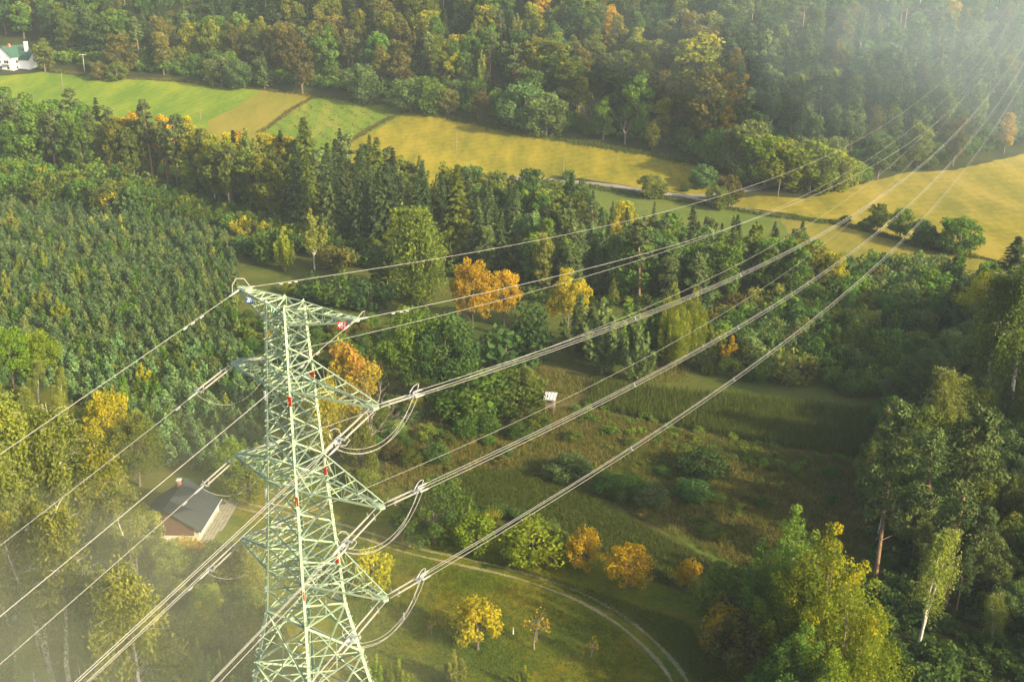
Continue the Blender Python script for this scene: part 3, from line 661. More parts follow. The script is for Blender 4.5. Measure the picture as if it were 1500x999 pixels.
# the long belt of tall trees across the middle
rear = [(-80,212),(0,215),(100,228),(230,248),(330,268),(430,284),(520,292),(640,300),(800,318),(900,345),(1050,368),(1180,385)]
front = [(1190,452),(1107,452),(1000,452),(935,446),(860,440),(796,432),(730,410),(667,394),(531,365),(487,357),(400,330),(337,311),(290,295),(225,272),(100,268),(0,262),(-80,258)]
belt = wpoly(rear+front)
for x, y in scatter(belt, 6.2, keep=lambda x, y: inview(x, y)):
    px, py, _ = project((x, y, Z(x, y)))
    back = py < np.interp(px, [0,100,230,330,430,640,800,900,1050,1180], [233,246,262,283,305,335,360,390,405,415])
    if px < 130: kind, leaf = pick([(3,'pine','pine'),(2,'broad_tall','green'),(1,'spruce','pine')]); h = RND.uniform(18, 23)
    elif px < 340: kind, leaf = pick([(2.5,'pine','pine'),(2,'broad_tall','mixed'),(3,'broad_tall','yellow') if back else (1,'broad_tall','olive'),(1.6,'broad_tall','orange') if back else (1,'broad_tall','mixed'),(1,'birch_far','birch'),(1,'spruce','spruce')]); h = RND.uniform(17, 22)
    elif px < 440: kind, leaf = pick([(4,'broad_tall','yellow') if back else (2,'broad_tall','mixed'),(1,'broad_tall','orange') if back else (.1,'broad_tall','mixed'),(2,'birch_far','birch'),(1,'spruce','spruce'),(1.5,'broad_tall','olive')]); h = RND.uniform(17, 21)
    elif px < 580: kind, leaf = pick([(3,'spruce','spruce'),(1.2,'spruce','olive'),(.8,'pine','pine'),(.6,'broad_tall','dark')]); h = RND.uniform(18, 28)
    elif px < 760:
        kind, leaf = pick([(1,'broad_round','olive'),(1,'broad_round','dark'),(.4,'broad_round','mixed'),(.3,'birch_far','birch')]) if back else pick([(3,'spruce','spruce'),(1,'spruce','pine')]); h = RND.uniform(14, 18) if back else RND.uniform(20, 24)
    elif px < 860: kind, leaf = pick([(1,'broad_round','dark'),(1,'broad_round','olive'),(.5,'broad_tall','green')]) if back else pick([(1,'spruce','spruce'),(1.4,'broad_tall','grey'),(.8,'broad_tall','green')]); h = RND.uniform(15, 19)
    else:
        kind, leaf = pick([(2.2,'spruce','spruce'),(.5,'broad_round','yellow'),(.8,'spruce','pine'),(1,'broad_round','green')]) if back else pick([(1,'spruce','pine'),(2.2,'broad_tall','grey'),(1.6,'broad_round','green'),(.8,'pine','pine'),(.8,'broad_tall','olive')]); h = RND.uniform(11, 15) if back else RND.uniform(14, 19)
        if leaf == 'yellow': h = 10
    if px < 460: h *= 1.22
    zn = 'left of the meadow' if px < 130 else 'below the green meadow' if px < 340 else 'below the stubble strip' if px < 440 else 'before the yellow field' if px < 580 else 'below the yellow field' if px < 860 else 'below the road'
    sd = 'in the back of the belt' if back else 'in the front of the belt'
    plant(kind, (x, y), h, leaf, f"{sizeword(h, 19)} {COLW[leaf]} {'poplar' if kind == 'broad_tall' else KIND[kind][1].replace(' tree', '')} {sd} {zn}", f"trees {sd} {zn}", wf=RND.uniform(.95, 1.2))
for kind, px, py, hp, leaf, label, wf in [
 ('pine',225,271,112,'pine','tall pine with long bare reddish trunk left of the lime tree',.8),('pine',261,282,104,'pine','slim bare-trunked pine just left of the lime tree',.75),('pine',272,281,102,'pine','pine with bare reddish trunk behind the lime tree',.8),('pine',247,279,92,'pine','thin grey-trunked pine between the bare-trunked pines',.7),
 ('broad_tall',278,293,56,'lime','lime green rounded tree at the foot of the pines',1.0),('birch_far',337,311,86,'mixed','white-stemmed birch at the edge of the belt',.9),('birch_far',316,302,80,'mixed','leafy green birch left of the white-stemmed one',1.0),
 ('broad_tall',355,268,72,'orange','deep yellow crown above the birches',1.2),('broad_tall',400,282,82,'yellow','golden crown before the crop field',1.3),('broad_tall',425,284,84,'orange','last golden crown before the spruces',1.2),('broad_tall',200,255,88,'orange','orange crown between the pines below the meadow',1.1),('broad_tall',245,262,88,'orange','deep orange crown among the pines',1.1),
 ('spruce',440,342,132,'spruce','spruce with drooping boughs at the left of the dark row',1.0),('spruce',487,356,142,'spruce','tallest grey-trunked spruce of the dark row',1.0),('spruce',531,364,138,'spruce','spruce with grey trunk beside the tallest one',.95),('spruce',560,370,122,'spruce','thin spruce closing the dark row',.9),
 ('spruce',672,394,150,'olive','large spruce with light drooping boughs',1.35),('spruce',727,398,98,'spruce','slim pointed spruce right of the large drooping one',.9),
 ('broad_tall',715,410,84,'grey','pale grey-green tree before the dark spruces',1.0),('broad_tall',796,432,96,'birch','sunlit tree with light green leaves on a thin trunk',.9),('broad_tall',833,420,118,'grey','grey-green tree behind the sunlit thin one',1.0),('broad_tall',780,410,106,'grey','pale poplar-like tree right of the grey-green crown',.8),
 ('broad_tall',905,438,98,'grey','feathery grey-green tree on a white stem',1.0),('pine',936,446,118,'pine','pine with a leaning orange trunk',1.4),('broad_tall',1045,440,84,'grey','silvery rounded tree by the dark spruces',1.3),('spruce',898,448,42,'olive','small pale spruce below the feathery tree',1.2),
 ('spruce',836,345,90,'spruce','dark spruce poking above the belt at the road',1.1),('broad_round',912,342,50,'yellow','bright yellow crown behind the dark spruces',1.1),('broad_round',955,352,36,'yellow','small yellow crown among the spruce tops',1.0)]:
    plant_px(kind, px, py, hp, leaf, label, None, wf)

# mixed young growth between the belt and the plantation
for x, y in scatter(wpoly([(-60,262),(100,272),(225,280),(300,302),(345,315),(450,345),(560,375),(460,380),(400,352),(240,322),(120,303),(0,292),(-60,290)]), 3.4, keep=lambda x, y: inview(x, y)):
    px, py, _ = project((x, y, Z(x, y)))
    kind, leaf = pick([(3,'shrub','green'),(1.5,'shrub','olive'),(2,'thicket','green'),(.6,'thicket','mixed'),(.3,'shrub','yellow'),(1,'shrub','dark')]); h = RND.uniform(3, 6) if px > 200 else RND.uniform(6, 11)
    cat = KIND[kind][1]
    plant(kind, (x, y), h, leaf, f"{COLW[leaf]} {cat} in the young growth {'under the tall pines' if px < 200 else 'on the slope below the bare-trunked pines' if px < 345 else 'in front of the dark spruce row'}", 'young growth below the tree belt', wf=RND.uniform(.9, 1.3))
# pine plantation
plantation = wpoly([(-60,294),(60,298),(130,303),(240,322),(330,345),(345,380),(350,440),(352,500),(392,560),(398,640),(392,705),(330,700),(250,680),(200,640),(110,590),(90,570),(0,560),(-60,560)])
yp = scatter(plantation, 2.35, keep=lambda x, y: inview(x, y, 40))
yp.sort(key=lambda q: q[1])
print('young pines', len(yp))
for x, y in yp[:285]:
    h = RND.uniform(2.3, 4.8)
    px, py, _ = project((x, y, 0))
    lf_ = RND.choices(['birch', 'green', 'grey', None], (.02, .14, .16, .68))[0]
    cw = {'birch': 'yellow-green', 'green': 'fresh green', 'grey': 'pale grey-green', None: 'blue-green'}[lf_]
    zn_ = 'close left of the pylon arms' if px > 320 else 'left of the pylon arms' if px > 250 else 'uphill of the house' if px > 190 else 'uphill of the yellow maple' if px > 120 else 'uphill of the broad lime trees' if px > 60 else 'at the left end'
    plant('young_pine', (x, y), h, lf_, f"{'small' if h < 3.2 else 'tall' if h > 4.4 else 'bushy'} {cw} young pine {zn_}, {'low' if py > 560 else 'high' if py < 500 else 'midway'} in the plantation", 'young pines planted in close rows', wf=RND.uniform(1.0, 1.45))
if len(yp) > 285:
    rest = yp[285:]; RND.shuffle(rest); nr = len(rest)
    for a_, b_, lf, lb in ((0, .62, 'young', 'dense mass of blue-green young pines farther up the plantation'), (.62, .84, 'grey', 'paler grey-green young pines mixed into the far plantation'), (.84, .985, 'green', 'green young pines mixed into the far plantation'), (.985, 1, 'birch', 'yellow-green saplings dotted through the far plantation')):
        joined('young_pines', PROTO['young_pine'], rest[int(nr*a_):int(nr*b_)], lambda: RND.uniform(1.9, 4.7), lf, lb, 'pine plantation')
for px, py, hp, leaf, label in [(88,470,30,'lime','light green birch sapling among the young pines'),(20,345,34,'birch','yellow-green sapling at the top of the plantation'),(66,398,26,'lime','lime green bush among the upper young pines'),(118,425,34,'birch','green sapling low in the plantation'),(180,345,14,'yellow','yellow bush at the top edge of the plantation'),(210,560,26,'yellow','yellow-green bush at the lower edge of the plantation'),(10,430,30,'birch','olive sapling in the left of the plantation'),(66,455,36,'birch','thin white-stemmed sapling left of the light green one'),(30,400,24,'olive','olive bush in the left of the plantation')]:
    plant_px('thicket', px, py, hp, leaf, label, None, 1.2)

# ------------------------------------------------------------------ trees round the clearing and behind the pylon
for kind, px, py, hp, leaf, label, wf in [
 ('birch_far',461,395,84,'birch','yellow-green birch with a forked white stem in the clearing',1.3),('shrub',398,382,48,'green','bushy green tree left of the forked birch',1.3),('thicket',418,398,58,'lime','upright lime-green tree left of the forked birch',1.0),
 ('shrub',380,370,30,'dark','dark shrub at the corner of the plantation',1.4),('shrub',500,395,36,'bronze','purple-brown shrub right of the forked birch',1.5),('shrub',530,385,34,'dark','dark green shrub before the spruce trunks',1.5),
 ('weeping_near',615,440,140,'olive','large weeping green tree in the middle distance',1.15),('broad_tall',590,400,98,'lime','bright lime maple behind the weeping tree',1.3),('broad_round',560,425,60,'dark','dark round tree left of the weeping tree',1.2),
 ('shrub',462,440,36,'dark','dark bush at the edge of the rough grass behind the pylon top',1.3),('shrub',500,445,42,'green','green bush in front of the weeping tree',1.2),('shrub',430,435,24,'lime','small lime bush above the top arm of the pylon',1.2),('shrub',540,450,40,'dark','shaded bush beneath the weeping tree',1.3),
 ('broad_near',692,486,108,'orange','brilliant orange maple beyond the wires',.75),('broad_near',738,480,86,'orange','lower orange-yellow maple right of the brilliant one',.85),('broad_near',832,492,96,'yellow','golden yellow maple beyond the wires',.85),
 ('broad_near',610,596,148,'green','tall green tree with two trunks behind the pylon, left crown',.85),('broad_near',655,600,142,'dark','darker right crown of the pair behind the pylon',.9),
 ('shrub',780,530,88,'dark','shaded green tree below the golden maple',.85),('shrub',740,540,60,'dark','low dark tree between the two crowns and the golden maple',1.2),
 ('thicket',882,548,104,'grey','grey-green willow thicket at the clearing edge',1.1),('thicket',850,520,84,'grey','willow thicket behind the clearing edge',1.2),('thicket',932,562,96,'grey','pale pointed willow in front of the thicket',.7),('thicket',915,530,90,'green','green willow beside the pale pointed one',1.2),
 ('aspen_near',985,540,118,'lime','sunlit lime-green poplar by the clearing',.8),('aspen_near',1015,520,92,'aspen','yellow-green poplar right of the sunlit one',.8),('thicket',960,535,90,'green','green thicket between the willow and the poplar',1.1),
 ('broad_round',1180,436,82,'mixed','large round green tree turning orange beyond the wires',1.5),('broad_round',1155,400,54,'orange','orange tipped crown behind the large round tree',.8),('broad_round',1215,430,62,'yellow','yellow side crown of the large round tree',1.0),
 ('pine',1020,470,90,'pine','pine in shade at the end of the dark spruces',1.0),
 ('autumn_near',512,650,146,'pink','autumn tree turning pinkish red beside the pylon arm',.85),('autumn_near',482,690,130,'yellow','yellow-orange tree behind the pylon legs',.8),('autumn_near',530,700,90,'mixed','bright yellow-green tree below the second arm',.9),
 ('bare_tree',545,680,130,'olive','bare grey-branched tree under the insulators',1.2),
 ('small_near',610,610,30,'yellow','small yellow bush near the two-trunked tree',1.1),('birch_near',775,600,66,'birch','small yellow-green birch left of the hunting hide',1.0),('shrub_near',700,610,70,'green','green bush left of the little birch',1.3),('shrub_near',740,600,62,'olive','olive bush left of the hunting hide',1.3)]:
    plant_px(kind, px, py, hp, leaf, label, None, wf)
# scrub on the right and behind
def filled(poly, sp_, opts, hr, labeler, group, cap=None, wf=(.9, 1.25)):
    for x, y in scatter(wpoly(poly), sp_, keep=lambda x, y: inview(x, y)):
        px, py, _ = project((x, y, Z(x, y))); kind, leaf = pick(opts); h = RND.uniform(*hr)
        if cap: h = min(h, cap(px, py)*RND.uniform(.85, 1.1))
        if h < 1.2: continue
        plant(kind, (x, y), h, leaf, labeler(kind, leaf, px, py), group, wf=RND.uniform(*wf))
filled([(1010,455),(1110,452),(1240,430),(1390,420),(1400,560),(1330,600),(1290,590),(1180,570),(1080,560),(1000,545),(1030,490)], 4.3,
       [(1.2,'shrub','dark'),(3.5,'shrub','green'),(1,'thicket','olive'),(1,'thicket','green'),(.5,'shrub','bronze'),(2,'shrub','grey'),(2,'shrub','olive'),(.2,'thicket','orange'),(.6,'shrub','birch')], (4.0, 7.5),
       lambda k, l, px, py: f"{COLW[l]} {KIND[k][1]} in the scrub {'under the triple wires' if px < 1150 else 'right of the wires' if px < 1280 else 'by the shaded wood'} {'near the corn' if py > 520 else 'beyond the clearing' if py > 470 else 'below the lower meadow'}", 'scrub between the corn and the lower meadow')
filled([(1200,395),(1400,400),(1500,440),(1380,440),(1240,430)], 5.5, [(1,'shrub','dark'),(1,'broad_round','green'),(1.5,'shrub','grey'),(1,'shrub','green')], (5, 8),
       lambda k, l, px, py: f"{COLW[l]} {KIND[k][1]} along the lower meadow's near side", 'bushes along the near side of the lower meadow')
filled([(530,640),(560,600),(690,600),(780,620),(800,640),(700,660),(620,685),(560,715),(530,730),(500,720)], 4.2, [(2,'shrub_near','green'),(2,'shrub_near','olive'),(1,'shrub_near','dark'),(.5,'shrub_near','bronze'),(.5,'poplar_young','birch')], (2.2, 4.5),
       lambda k, l, px, py: f"{COLW[l]} {KIND[k][1]} {'below the two-trunked tree' if px < 680 else 'below the hunting hide'} at the clearing edge", 'bushes at the clearing edge')
filled([(360,470),(420,455),(560,480),(600,560),(560,600),(470,560),(400,600),(360,520)], 5.0, [(2,'shrub_near','green'),(2,'shrub_near','dark'),(1,'shrub_near','bronze'),(.5,'small_near','orange')], (2.2, 4.5),
       lambda k, l, px, py: f"{COLW[l]} {KIND[k][1]} seen {'through the pylon' if px < 470 else 'between the pylon and the green crowns'}", 'bushes behind the pylon')
filled([(640,640),(860,640),(1000,650),(1240,690),(1260,760),(1120,830),(960,770),(820,700),(700,690),(620,690)], 7.5, [(2,'shrub_near','green'),(2,'shrub_near','grey'),(2,'shrub_near','olive'),(1,'poplar_young','lime'),(.6,'shrub_near','bronze')], (.9, 2.2),
       lambda k, l, px, py: f"low {COLW[l]} {KIND[k][1]} in the tall grass {'left of the clearing row' if px < 850 else 'right of the clearing row' if px > 950 else 'around the clearing row'}", 'low bushes in the clearing grass', wf=(1.0, 1.8))
# dark wood on the right
for x, y in scatter(wpoly([(1390,470),(1600,440),(1700,600),(1700,999),(1560,1000),(1420,930),(1330,860),(1260,760),(1300,660),(1330,600),(1400,560)]), 4.7, keep=lambda x, y: inview(x, y, 160)):
    px, py, _ = project((x, y, Z(x, y)))
    kind, leaf = pick([(1.5,'birch_near','olive'),(2,'pine_near','pine'),(2,'broad_near','grey'),(1.6,'broad_near','olive'),(1,'broad_near','dark')]); h = RND.uniform(9, 15)
    if py > 800: h = RND.uniform(7, 12)
    plant(kind, (x, y), h, leaf, f"{sizeword(h, 15)} {COLW[leaf]} {KIND[kind][1]} in the shaded wood {'behind the bright aspen' if py > 700 else 'right of the corn'}", 'trees of the shaded wood', wf=RND.uniform(.9, 1.1))
for kind, px, py, hp, leaf, label, wf in [
 ('birch_near',1436,640,220,'olive','tall thin-stemmed birch at the shaded wood, farther one',1.0),('birch_near',1470,640,230,'olive','tall birch with several pale stems in the shaded wood',1.1),('broad_near',1440,500,96,'yellow','yellow topped tree at the top of the shaded wood',1.0),('broad_near',1475,490,82,'mixed','orange-yellow crown beside the yellow topped tree',1.0),
 ('birch_near',1375,700,150,'birch','weeping birch with white branches beside the corn',1.2),('pine_near',1320,700,66,'lime','small sunlit pine top below the weeping birch',1.0),
 ('pine_near',1282,850,228,'pine','tall leaning pine with an orange trunk in the shaded wood',.9),('pine_near',1383,890,250,'pine','second orange-trunked pine leaning right',.95),('pine_near',1350,820,170,'pine','dense pine between the two orange-trunked ones',1.0),
 ('birch_near',1345,952,160,'birch','small birch with a bright white stem under the pines',.9),
 ('aspen_near',1196,1010,198,'aspen','bright yellow and green aspen',1.05),('aspen_near',1222,1075,200,'aspen','right half of the bright aspen group',.9),('aspen_near',1150,950,176,'green','green aspen behind the yellow one',1.0),('aspen_near',1160,1100,150,'green','low green aspen in front of the yellow one',1.1),('aspen_near',1210,1130,140,'lime','lowest bright green tree at the picture bottom',1.3),
 ('small_near',1068,920,84,'olive','olive round tree left of the aspens',1.1),('small_near',1060,965,66,'orange','orange-yellow small tree left of the aspens',1.0),('small_near',1100,1000,90,'bronze','brown-orange tree at the foot of the aspens',1.2),('small_near',1100,940,70,'bronze','brownish tree behind the foot of the aspens',1.1),('small_near',1006,868,48,'orange','dull orange fruit tree in the shade',1.0)]:
    plant_px(kind, px, py, hp, leaf, label, None, wf)

low_stuff('undergrowth', wpoly([(1270,850),(1400,800),(1600,780),(1640,1080),(1250,1090),(1270,960)]), 1.9, (.6, 2.6), 'dark', 'dark low undergrowth under the pines of the shaded wood')
low_stuff('undergrowth', wpoly([(1270,700),(1400,560),(1600,560),(1600,800),(1400,800),(1290,840)]), 3.2, (1.0, 3.2), 'dark', 'dark undergrowth beside the corn under the shaded wood')
low_stuff('undergrowth', wpoly([(-60,290),(0,292),(290,318),(400,345),(540,378),(680,408),(800,445),(940,460),(1110,462),(1190,455),(1107,440),(935,432),(796,418),(667,382),(531,352),(400,318),(225,262),(0,250),(-60,250)]), 3.6, (1.5, 4.5), 'green', 'green undergrowth along the foot of the tall tree belt')
cl = wpoly([(640,620),(860,640),(1000,640),(1262,690),(1290,780),(1200,860),(1080,830),(960,770),(820,700),(700,690),(600,700)])
def clump_pts(poly, sp_, f): return [q for q in scatter(poly, sp_) if f(*q)]
low_stuff('weeds', None, 0, (.5, 1.3), 'olive', 'low olive weeds growing in patches over the clearing', pts=clump_pts(cl, 1.7, lambda x, y: math.sin(x*.21+.5)*math.sin(y*.17)+.6*math.sin(x*.5+y*.4) > .45))
low_stuff('weeds', None, 0, (.5, 1.5), 'bronze', 'brown withered weeds in patches over the clearing', pts=clump_pts(cl, 1.9, lambda x, y: math.sin(x*.18+2.5)*math.sin(y*.14+1)+.5*math.sin(x*.43-y*.37) > .5))
low_stuff('weeds', None, 0, (.6, 1.7), 'green', 'green weeds fringing the maize strip', pts=clump_pts(wpoly([(850,590),(1000,630),(1262,680),(1300,640),(1300,720),(1140,690),(960,660),(840,630)]), 2.2, lambda x, y: RND.random() < .6))
low_stuff('undergrowth', wpoly([(350,470),(600,470),(690,560),(560,620),(420,640),(392,560)]), 3.4, (.8, 2.6), 'olive', 'brownish green undergrowth behind the pylon')
rise_pts = [(x, y) for x, y in scatter([(95,-120),(230,-120),(230,240),(130,240),(100,200),(92,120)], 9) if project((x, y, Z(x, y)))[0] > 1640 or y < 60]
joined('added_shade_wood', PROTO['shrub'], rise_pts, lambda: RND.uniform(8, 15), 'dark', 'unseen dark wood on the rise added to shade the clearing from the low sun', 'wood')  # unseen trees, added together with the rise for its shade
# ------------------------------------------------------------------ orchard and clearing plants
for kind, px, py, hp, leaf, label, wf in [
 ('round_near',636,794,88,'green','dense round green tree beside the track',1.12),('small_near',702,812,58,'lime','yellow-green fruit tree right of the round tree',1.1),('shrub_near',775,824,56,'lime','fresh green bushy tree by the hedge end',1.3),
 ('shrub_near',804,806,44,'grey','grey-green shrub behind the fresh green bush',1.0),('small_near',856,838,60,'orange','orange fruit tree, first beyond the green bush',1.0),('small_near',921,862,62,'orange','orange fruit tree, second beyond the green bush',1.1),
 ('small_near',700,952,66,'yellow','bright yellow fruit tree in the middle of the orchard',1.0),('bare_small',783,952,60,'orange','half-bare fruit tree with orange leaf tips',1.0),('bare_small',866,966,34,'orange','tiny orange fruit tree with a white-painted trunk',.8),('bare_small',632,932,26,'orange','tiny reddish fruit tree near the wires',.8),
 ('small_near',545,880,74,'yellow','yellow-orange tree behind the lowest arm',1.0),('shrub_near',838,702,34,'grey','grey-green round shrub in the clearing',1.5),('shrub_near',892,722,30,'green','first shrub of the clearing row',1.1),('shrub_near',915,730,34,'green','middle shrub of the clearing row',1.3),('shrub_near',948,742,34,'grey','silvery last shrub of the clearing row',1.2),
 ('shrub_near',1030,694,38,'dark','dark bush in the middle of the clearing',1.5),('shrub_near',1015,735,30,'dark','low dark bush below the middle one',1.4),('poplar_young',552,1010,46,'lime','young poplar at the picture bottom by the pylon leg',1.2),('poplar_young',585,1015,44,'lime','second young poplar by the pylon leg',1.2),('poplar_young',668,1010,52,'birch','pointed young birch at the picture bottom',1.3),('poplar_young',768,1012,34,'lime','small young tree right of the pointed birch',1.3)]:
    plant_px(kind, px, py, hp, leaf, label, None, wf)
hedge_root = empty('hedge', G(735, 770)); tag(hedge_root, 'curved dark green clipped hedge behind the fruit trees', 'hedge')
C = []
for t in np.linspace(0, 1, 60):
    px = 678+t*112; py = 770-26*math.sin(t*math.pi*.9)+t*22; p = G(px, py)
    for k in range(3): C.append([p[0]+RND.uniform(-.9, .9), p[1]+RND.uniform(-.9, .9), RND.uniform(.4, 1.5)])
C = np.array(C); hv, hf, ht = clumps(C, .75, 70, .13, rng=np.random.default_rng(5))
hm = npmesh('hedge_foliage', hv-np.array(hedge_root.location)*np.array([1, 1, 1]), hf, [LM['dark']], ht); link(bpy.data.objects.new('foliage', hm), hedge_root)
# pampas-like grass tuft
def blades(pts, n, hgt, spread, wd, rng, tilt=.35):
    P = np.repeat(np.array(pts), n, 0); m = len(P); P = P+np.c_[rng.normal(size=(m, 2))*spread, np.zeros(m)]
    h = rng.uniform(.6, 1.1, m)*hgt; d = np.c_[rng.normal(size=(m, 2))*tilt, np.ones(m)]; top = P+d*h[:, None]; a = rng.uniform(0, 6.28, m); s = np.c_[np.cos(a), np.sin(a), np.zeros(m)]*wd
    V = np.stack([P-s, P+s, top+s*.5, top-s*.5], 1).reshape(-1, 3); return V, np.arange(4*m).reshape(m, 4), np.repeat(np.clip(np.repeat(rng.random(len(pts)), n)*.6+rng.random(m)*.4, 0, 1), 4)
def stuff(name, vft, mat, label, cat):
    return tag(link(bpy.data.objects.new(name, npmesh(name, vft[0], vft[1], [mat], vft[2]))), label, cat, kind='stuff')
rg = np.random.default_rng(11)
p = G(721, 772); pv = blades([tuple(p)], 420, 2.6, .35, .05, rg, .28)
o = tag(link(bpy.data.objects.new('pampas_grass', npmesh('pampas_grass', pv[0], pv[1], [LM['pink']], pv[2]))), 'pinkish plumed ornamental grass clump in front of the hedge', 'ornamental grass')
def pts_in(poly, n, rng=RND):
    W = wpoly(poly); xs = [q[0] for q in W]; ys = [q[1] for q in W]; out = []
    while len(out) < n:
        x, y = rng.uniform(min(xs), max(xs)), rng.uniform(min(ys), max(ys))
        if inside(W, x, y): out.append((x, y, Z(x, y)))
    return out
corn_px = [(872,560),(960,572),(1100,585),(1290,606),(1262,672),(1140,655),(1000,628),(862,596)]
cpts = []
W_ = wpoly(corn_px); cx = [q[0] for q in W_]; cyy = [q[1] for q in W_]
ang = math.radians(12)
for r_ in np.arange(-60, 60, .75):
    for q_ in np.arange(-70, 70, .42):
        x = 30+q_*math.cos(ang)+r_*math.sin(ang); y = 215-q_*math.sin(ang)+r_*math.cos(ang)
        if inside(W_, x, y): cpts.append((x+RND.gauss(0, .07), y+RND.gauss(0, .07), Z(x, y)))
print('corn', len(cpts))
stuff('maize_stalks', blades(cpts, 6, 1.9, .18, .05, rg, .16), LM['reed'], 'standing rows of ripe brown-green maize beyond the hunting hide', 'maize crop')
stuff('tall_grass', blades(pts_in([(640,600),(860,600),(1000,632),(1140,660),(1262,680),(1290,760),(1200,860),(1080,830),(960,770),(820,690),(700,690),(600,720),(560,690)], 15000), 5, .75, .3, .05, rg, .45), LM['dry'], 'matted brown-green tall grass covering the clearing', 'grass')
g_ = [q for q in pts_in([(640,620),(860,620),(1000,640),(1262,690),(1290,760),(1200,860),(1080,830),(960,770),(820,690),(600,700)], 9000) if math.sin(q[0]*.23+1.3)*math.sin(q[1]*.19)+math.sin(q[0]*.08-q[1]*.11) > .35]
stuff('green_grass', blades(g_, 6, .8, .35, .06, rg, .5), LM['reed'], 'green patches of grass among the brown tall grass', 'grass')
stuff('rough_grass', blades(pts_in([(600,720),(700,690),(820,700),(960,780),(1080,840),(1180,870),(1100,900),(960,850),(860,800),(760,760),(680,745),(610,760)], 7000), 5, .7, .3, .05, rg, .45), LM['reed'], 'rougher greener grass between the mown path and the fruit trees', 'grass')
stuff('wild_grass', blades(pts_in([(350,470),(600,480),(650,560),(560,700),(500,760),(1000,500),(1010,560),(880,560),(700,520)], 5000), 5, .8, .3, .05, rg, .45), LM['dry'], 'wild grass between the bushes behind the pylon', 'grass')
def margin(px_pts, n, sp_=.9):
    L_ = resample(smooth_line([tuple(G(a, b)[:2]) for a, b in px_pts]), .8, closed=False); out = []
    for _ in range(n):
        q = RND.choice(L_); x, y = q[0]+RND.gauss(0, sp_), q[1]+RND.gauss(0, sp_); out.append((x, y, Z(x, y)))
    return out
stuff('field_margin_grass', blades(margin([(597,162),(560,180),(515,206),(490,222)], 700, .7)+margin([(463,141),(430,160),(397,184),(380,196)], 400, .5)+margin([(60,101),(150,114),(250,119),(400,134),(500,147),(590,159)], 900, .8), 5, .9, .35, .12, rg, .5), LM['dry'], 'dry pale grass left standing along the field margins', 'grass')
stuff('field_tufts', blades([q for q in pts_in([(463,140),(590,157),(598,163),(510,210),(480,250),(390,215),(397,184)], 1100) if math.sin(q[0]*.9+q[1]*.55) > .1], 4, .5, .4, .14, rg, .6), LM['dry'], 'rows of dry tufts in the green crop field', 'grass')
stuff('field_margin_grass', blades(margin([(590,159),(700,182),(800,202),(960,229),(1040,247)], 1500, 1.2)+margin([(850,272),(930,285),(1000,295),(1060,305),(1140,318),(1240,331),(1330,356),(1430,378)], 1500, 1.0), 5, 1.0, .4, .12, rg, .5), LM['reed'], 'rank green grass along the yellow field and the lane', 'grass')
stuff('orchard_grass', blades(pts_in([(330,740),(470,775),(600,815),(760,855),(900,915),(990,1010),(500,1010),(500,800)], 9000)+pts_in([(640,800),(850,860),(1000,910),(1080,1000),(1020,1000),(940,920),(800,850)], 3500), 4, .28, .25, .05, rg, .5), LM['reed'], 'short tufted grass of the orchard on both sides of the track', 'grass')

# ------------------------------------------------------------------ foreground left
filled([(-120,610),(60,590),(130,620),(200,665),(250,700),(300,705),(240,715),(180,720),(120,760),(100,850),(330,870),(380,900),(380,1060),(-160,1060)], 5.3,
       [(.7,'broad_near','olive'),(1.6,'broad_near','birch'),(4,'birch_near','birch'),(.8,'broad_near','mixed'),(.7,'broad_near','grey')], (7, 11.5),
       lambda k, l, px, py: f"{COLW[l]} {KIND[k][1]} {'at the picture bottom left of the pylon' if py > 900 and px > 150 else 'below the small house' if px > 150 and py > 780 else 'left of the small house' if py > 680 else 'uphill of the small house'}", 'yellow-green trees round the small house', wf=(.8, 1.05), cap=lambda px, py: 0 if 205 < px < 365 and 660 < py < 798 else max(1.5, (py-790)/9.5) if 200 < px < 360 and 790 < py < 920 else 99)
for kind, px, py, hp, leaf, label, wf in [
 ('broad_near',168,700,122,'yellow','bright yellow maple uphill of the small house',.7),('broad_near',205,712,98,'mixed','golden-green round tree behind the small house',.9),('birch_near',52,850,250,'birch','tall birch with two white stems near the left side',1.0),('birch_near',22,905,260,'birch','leftmost tall white-stemmed birch',1.0),
 ('birch_near',120,850,230,'birch','broad yellow-green birch left of the small house',1.1),('birch_near',168,840,180,'mixed','big golden-green tree overhanging the small house',1.0),('birch_near',205,870,130,'birch','yellowing tree in front of the gable',1.0),('small_near',282,850,60,'pink','reddish bush below the house corner',1.1),('broad_near',214,850,100,'birch','golden-green tree covering the left end of the house roof',.85),('birch_near',30,985,235,'birch','tall white-stemmed birch at the picture\'s lower left corner',1.0),('birch_near',108,1040,250,'birch','slender pale-stemmed birch in the mist, lower left',1.0),('birch_near',215,1090,225,'birch','slender birch at the picture bottom below the house',1.0),('birch_near',75,1000,215,'birch','birch with a leaning white stem in the lower left mist',1.0),
 ('broad_near',20,570,86,'lime','broad lime tree at the lower edge of the young pines',.9),('broad_near',66,560,72,'lime','second lime-green tree at the lower edge of the young pines',.9),('broad_near',345,715,66,'lime','lime-green bush tree behind the left arm',1.0),('small_near',365,740,50,'olive','olive bush under the left arm',1.1),
 ('small_near',340,880,72,'mixed','turning bush below the terrace',1.2),('shrub_near',310,835,40,'green','green bush under the house corner',1.2),('shrub_near',345,920,46,'dark','dark bush left of the pylon leg',1.2)]:
    plant_px(kind, px, py, hp, leaf, label, None, wf, var=(RND.choice([2, 3]) if kind == 'birch_near' and hp > 225 else None))
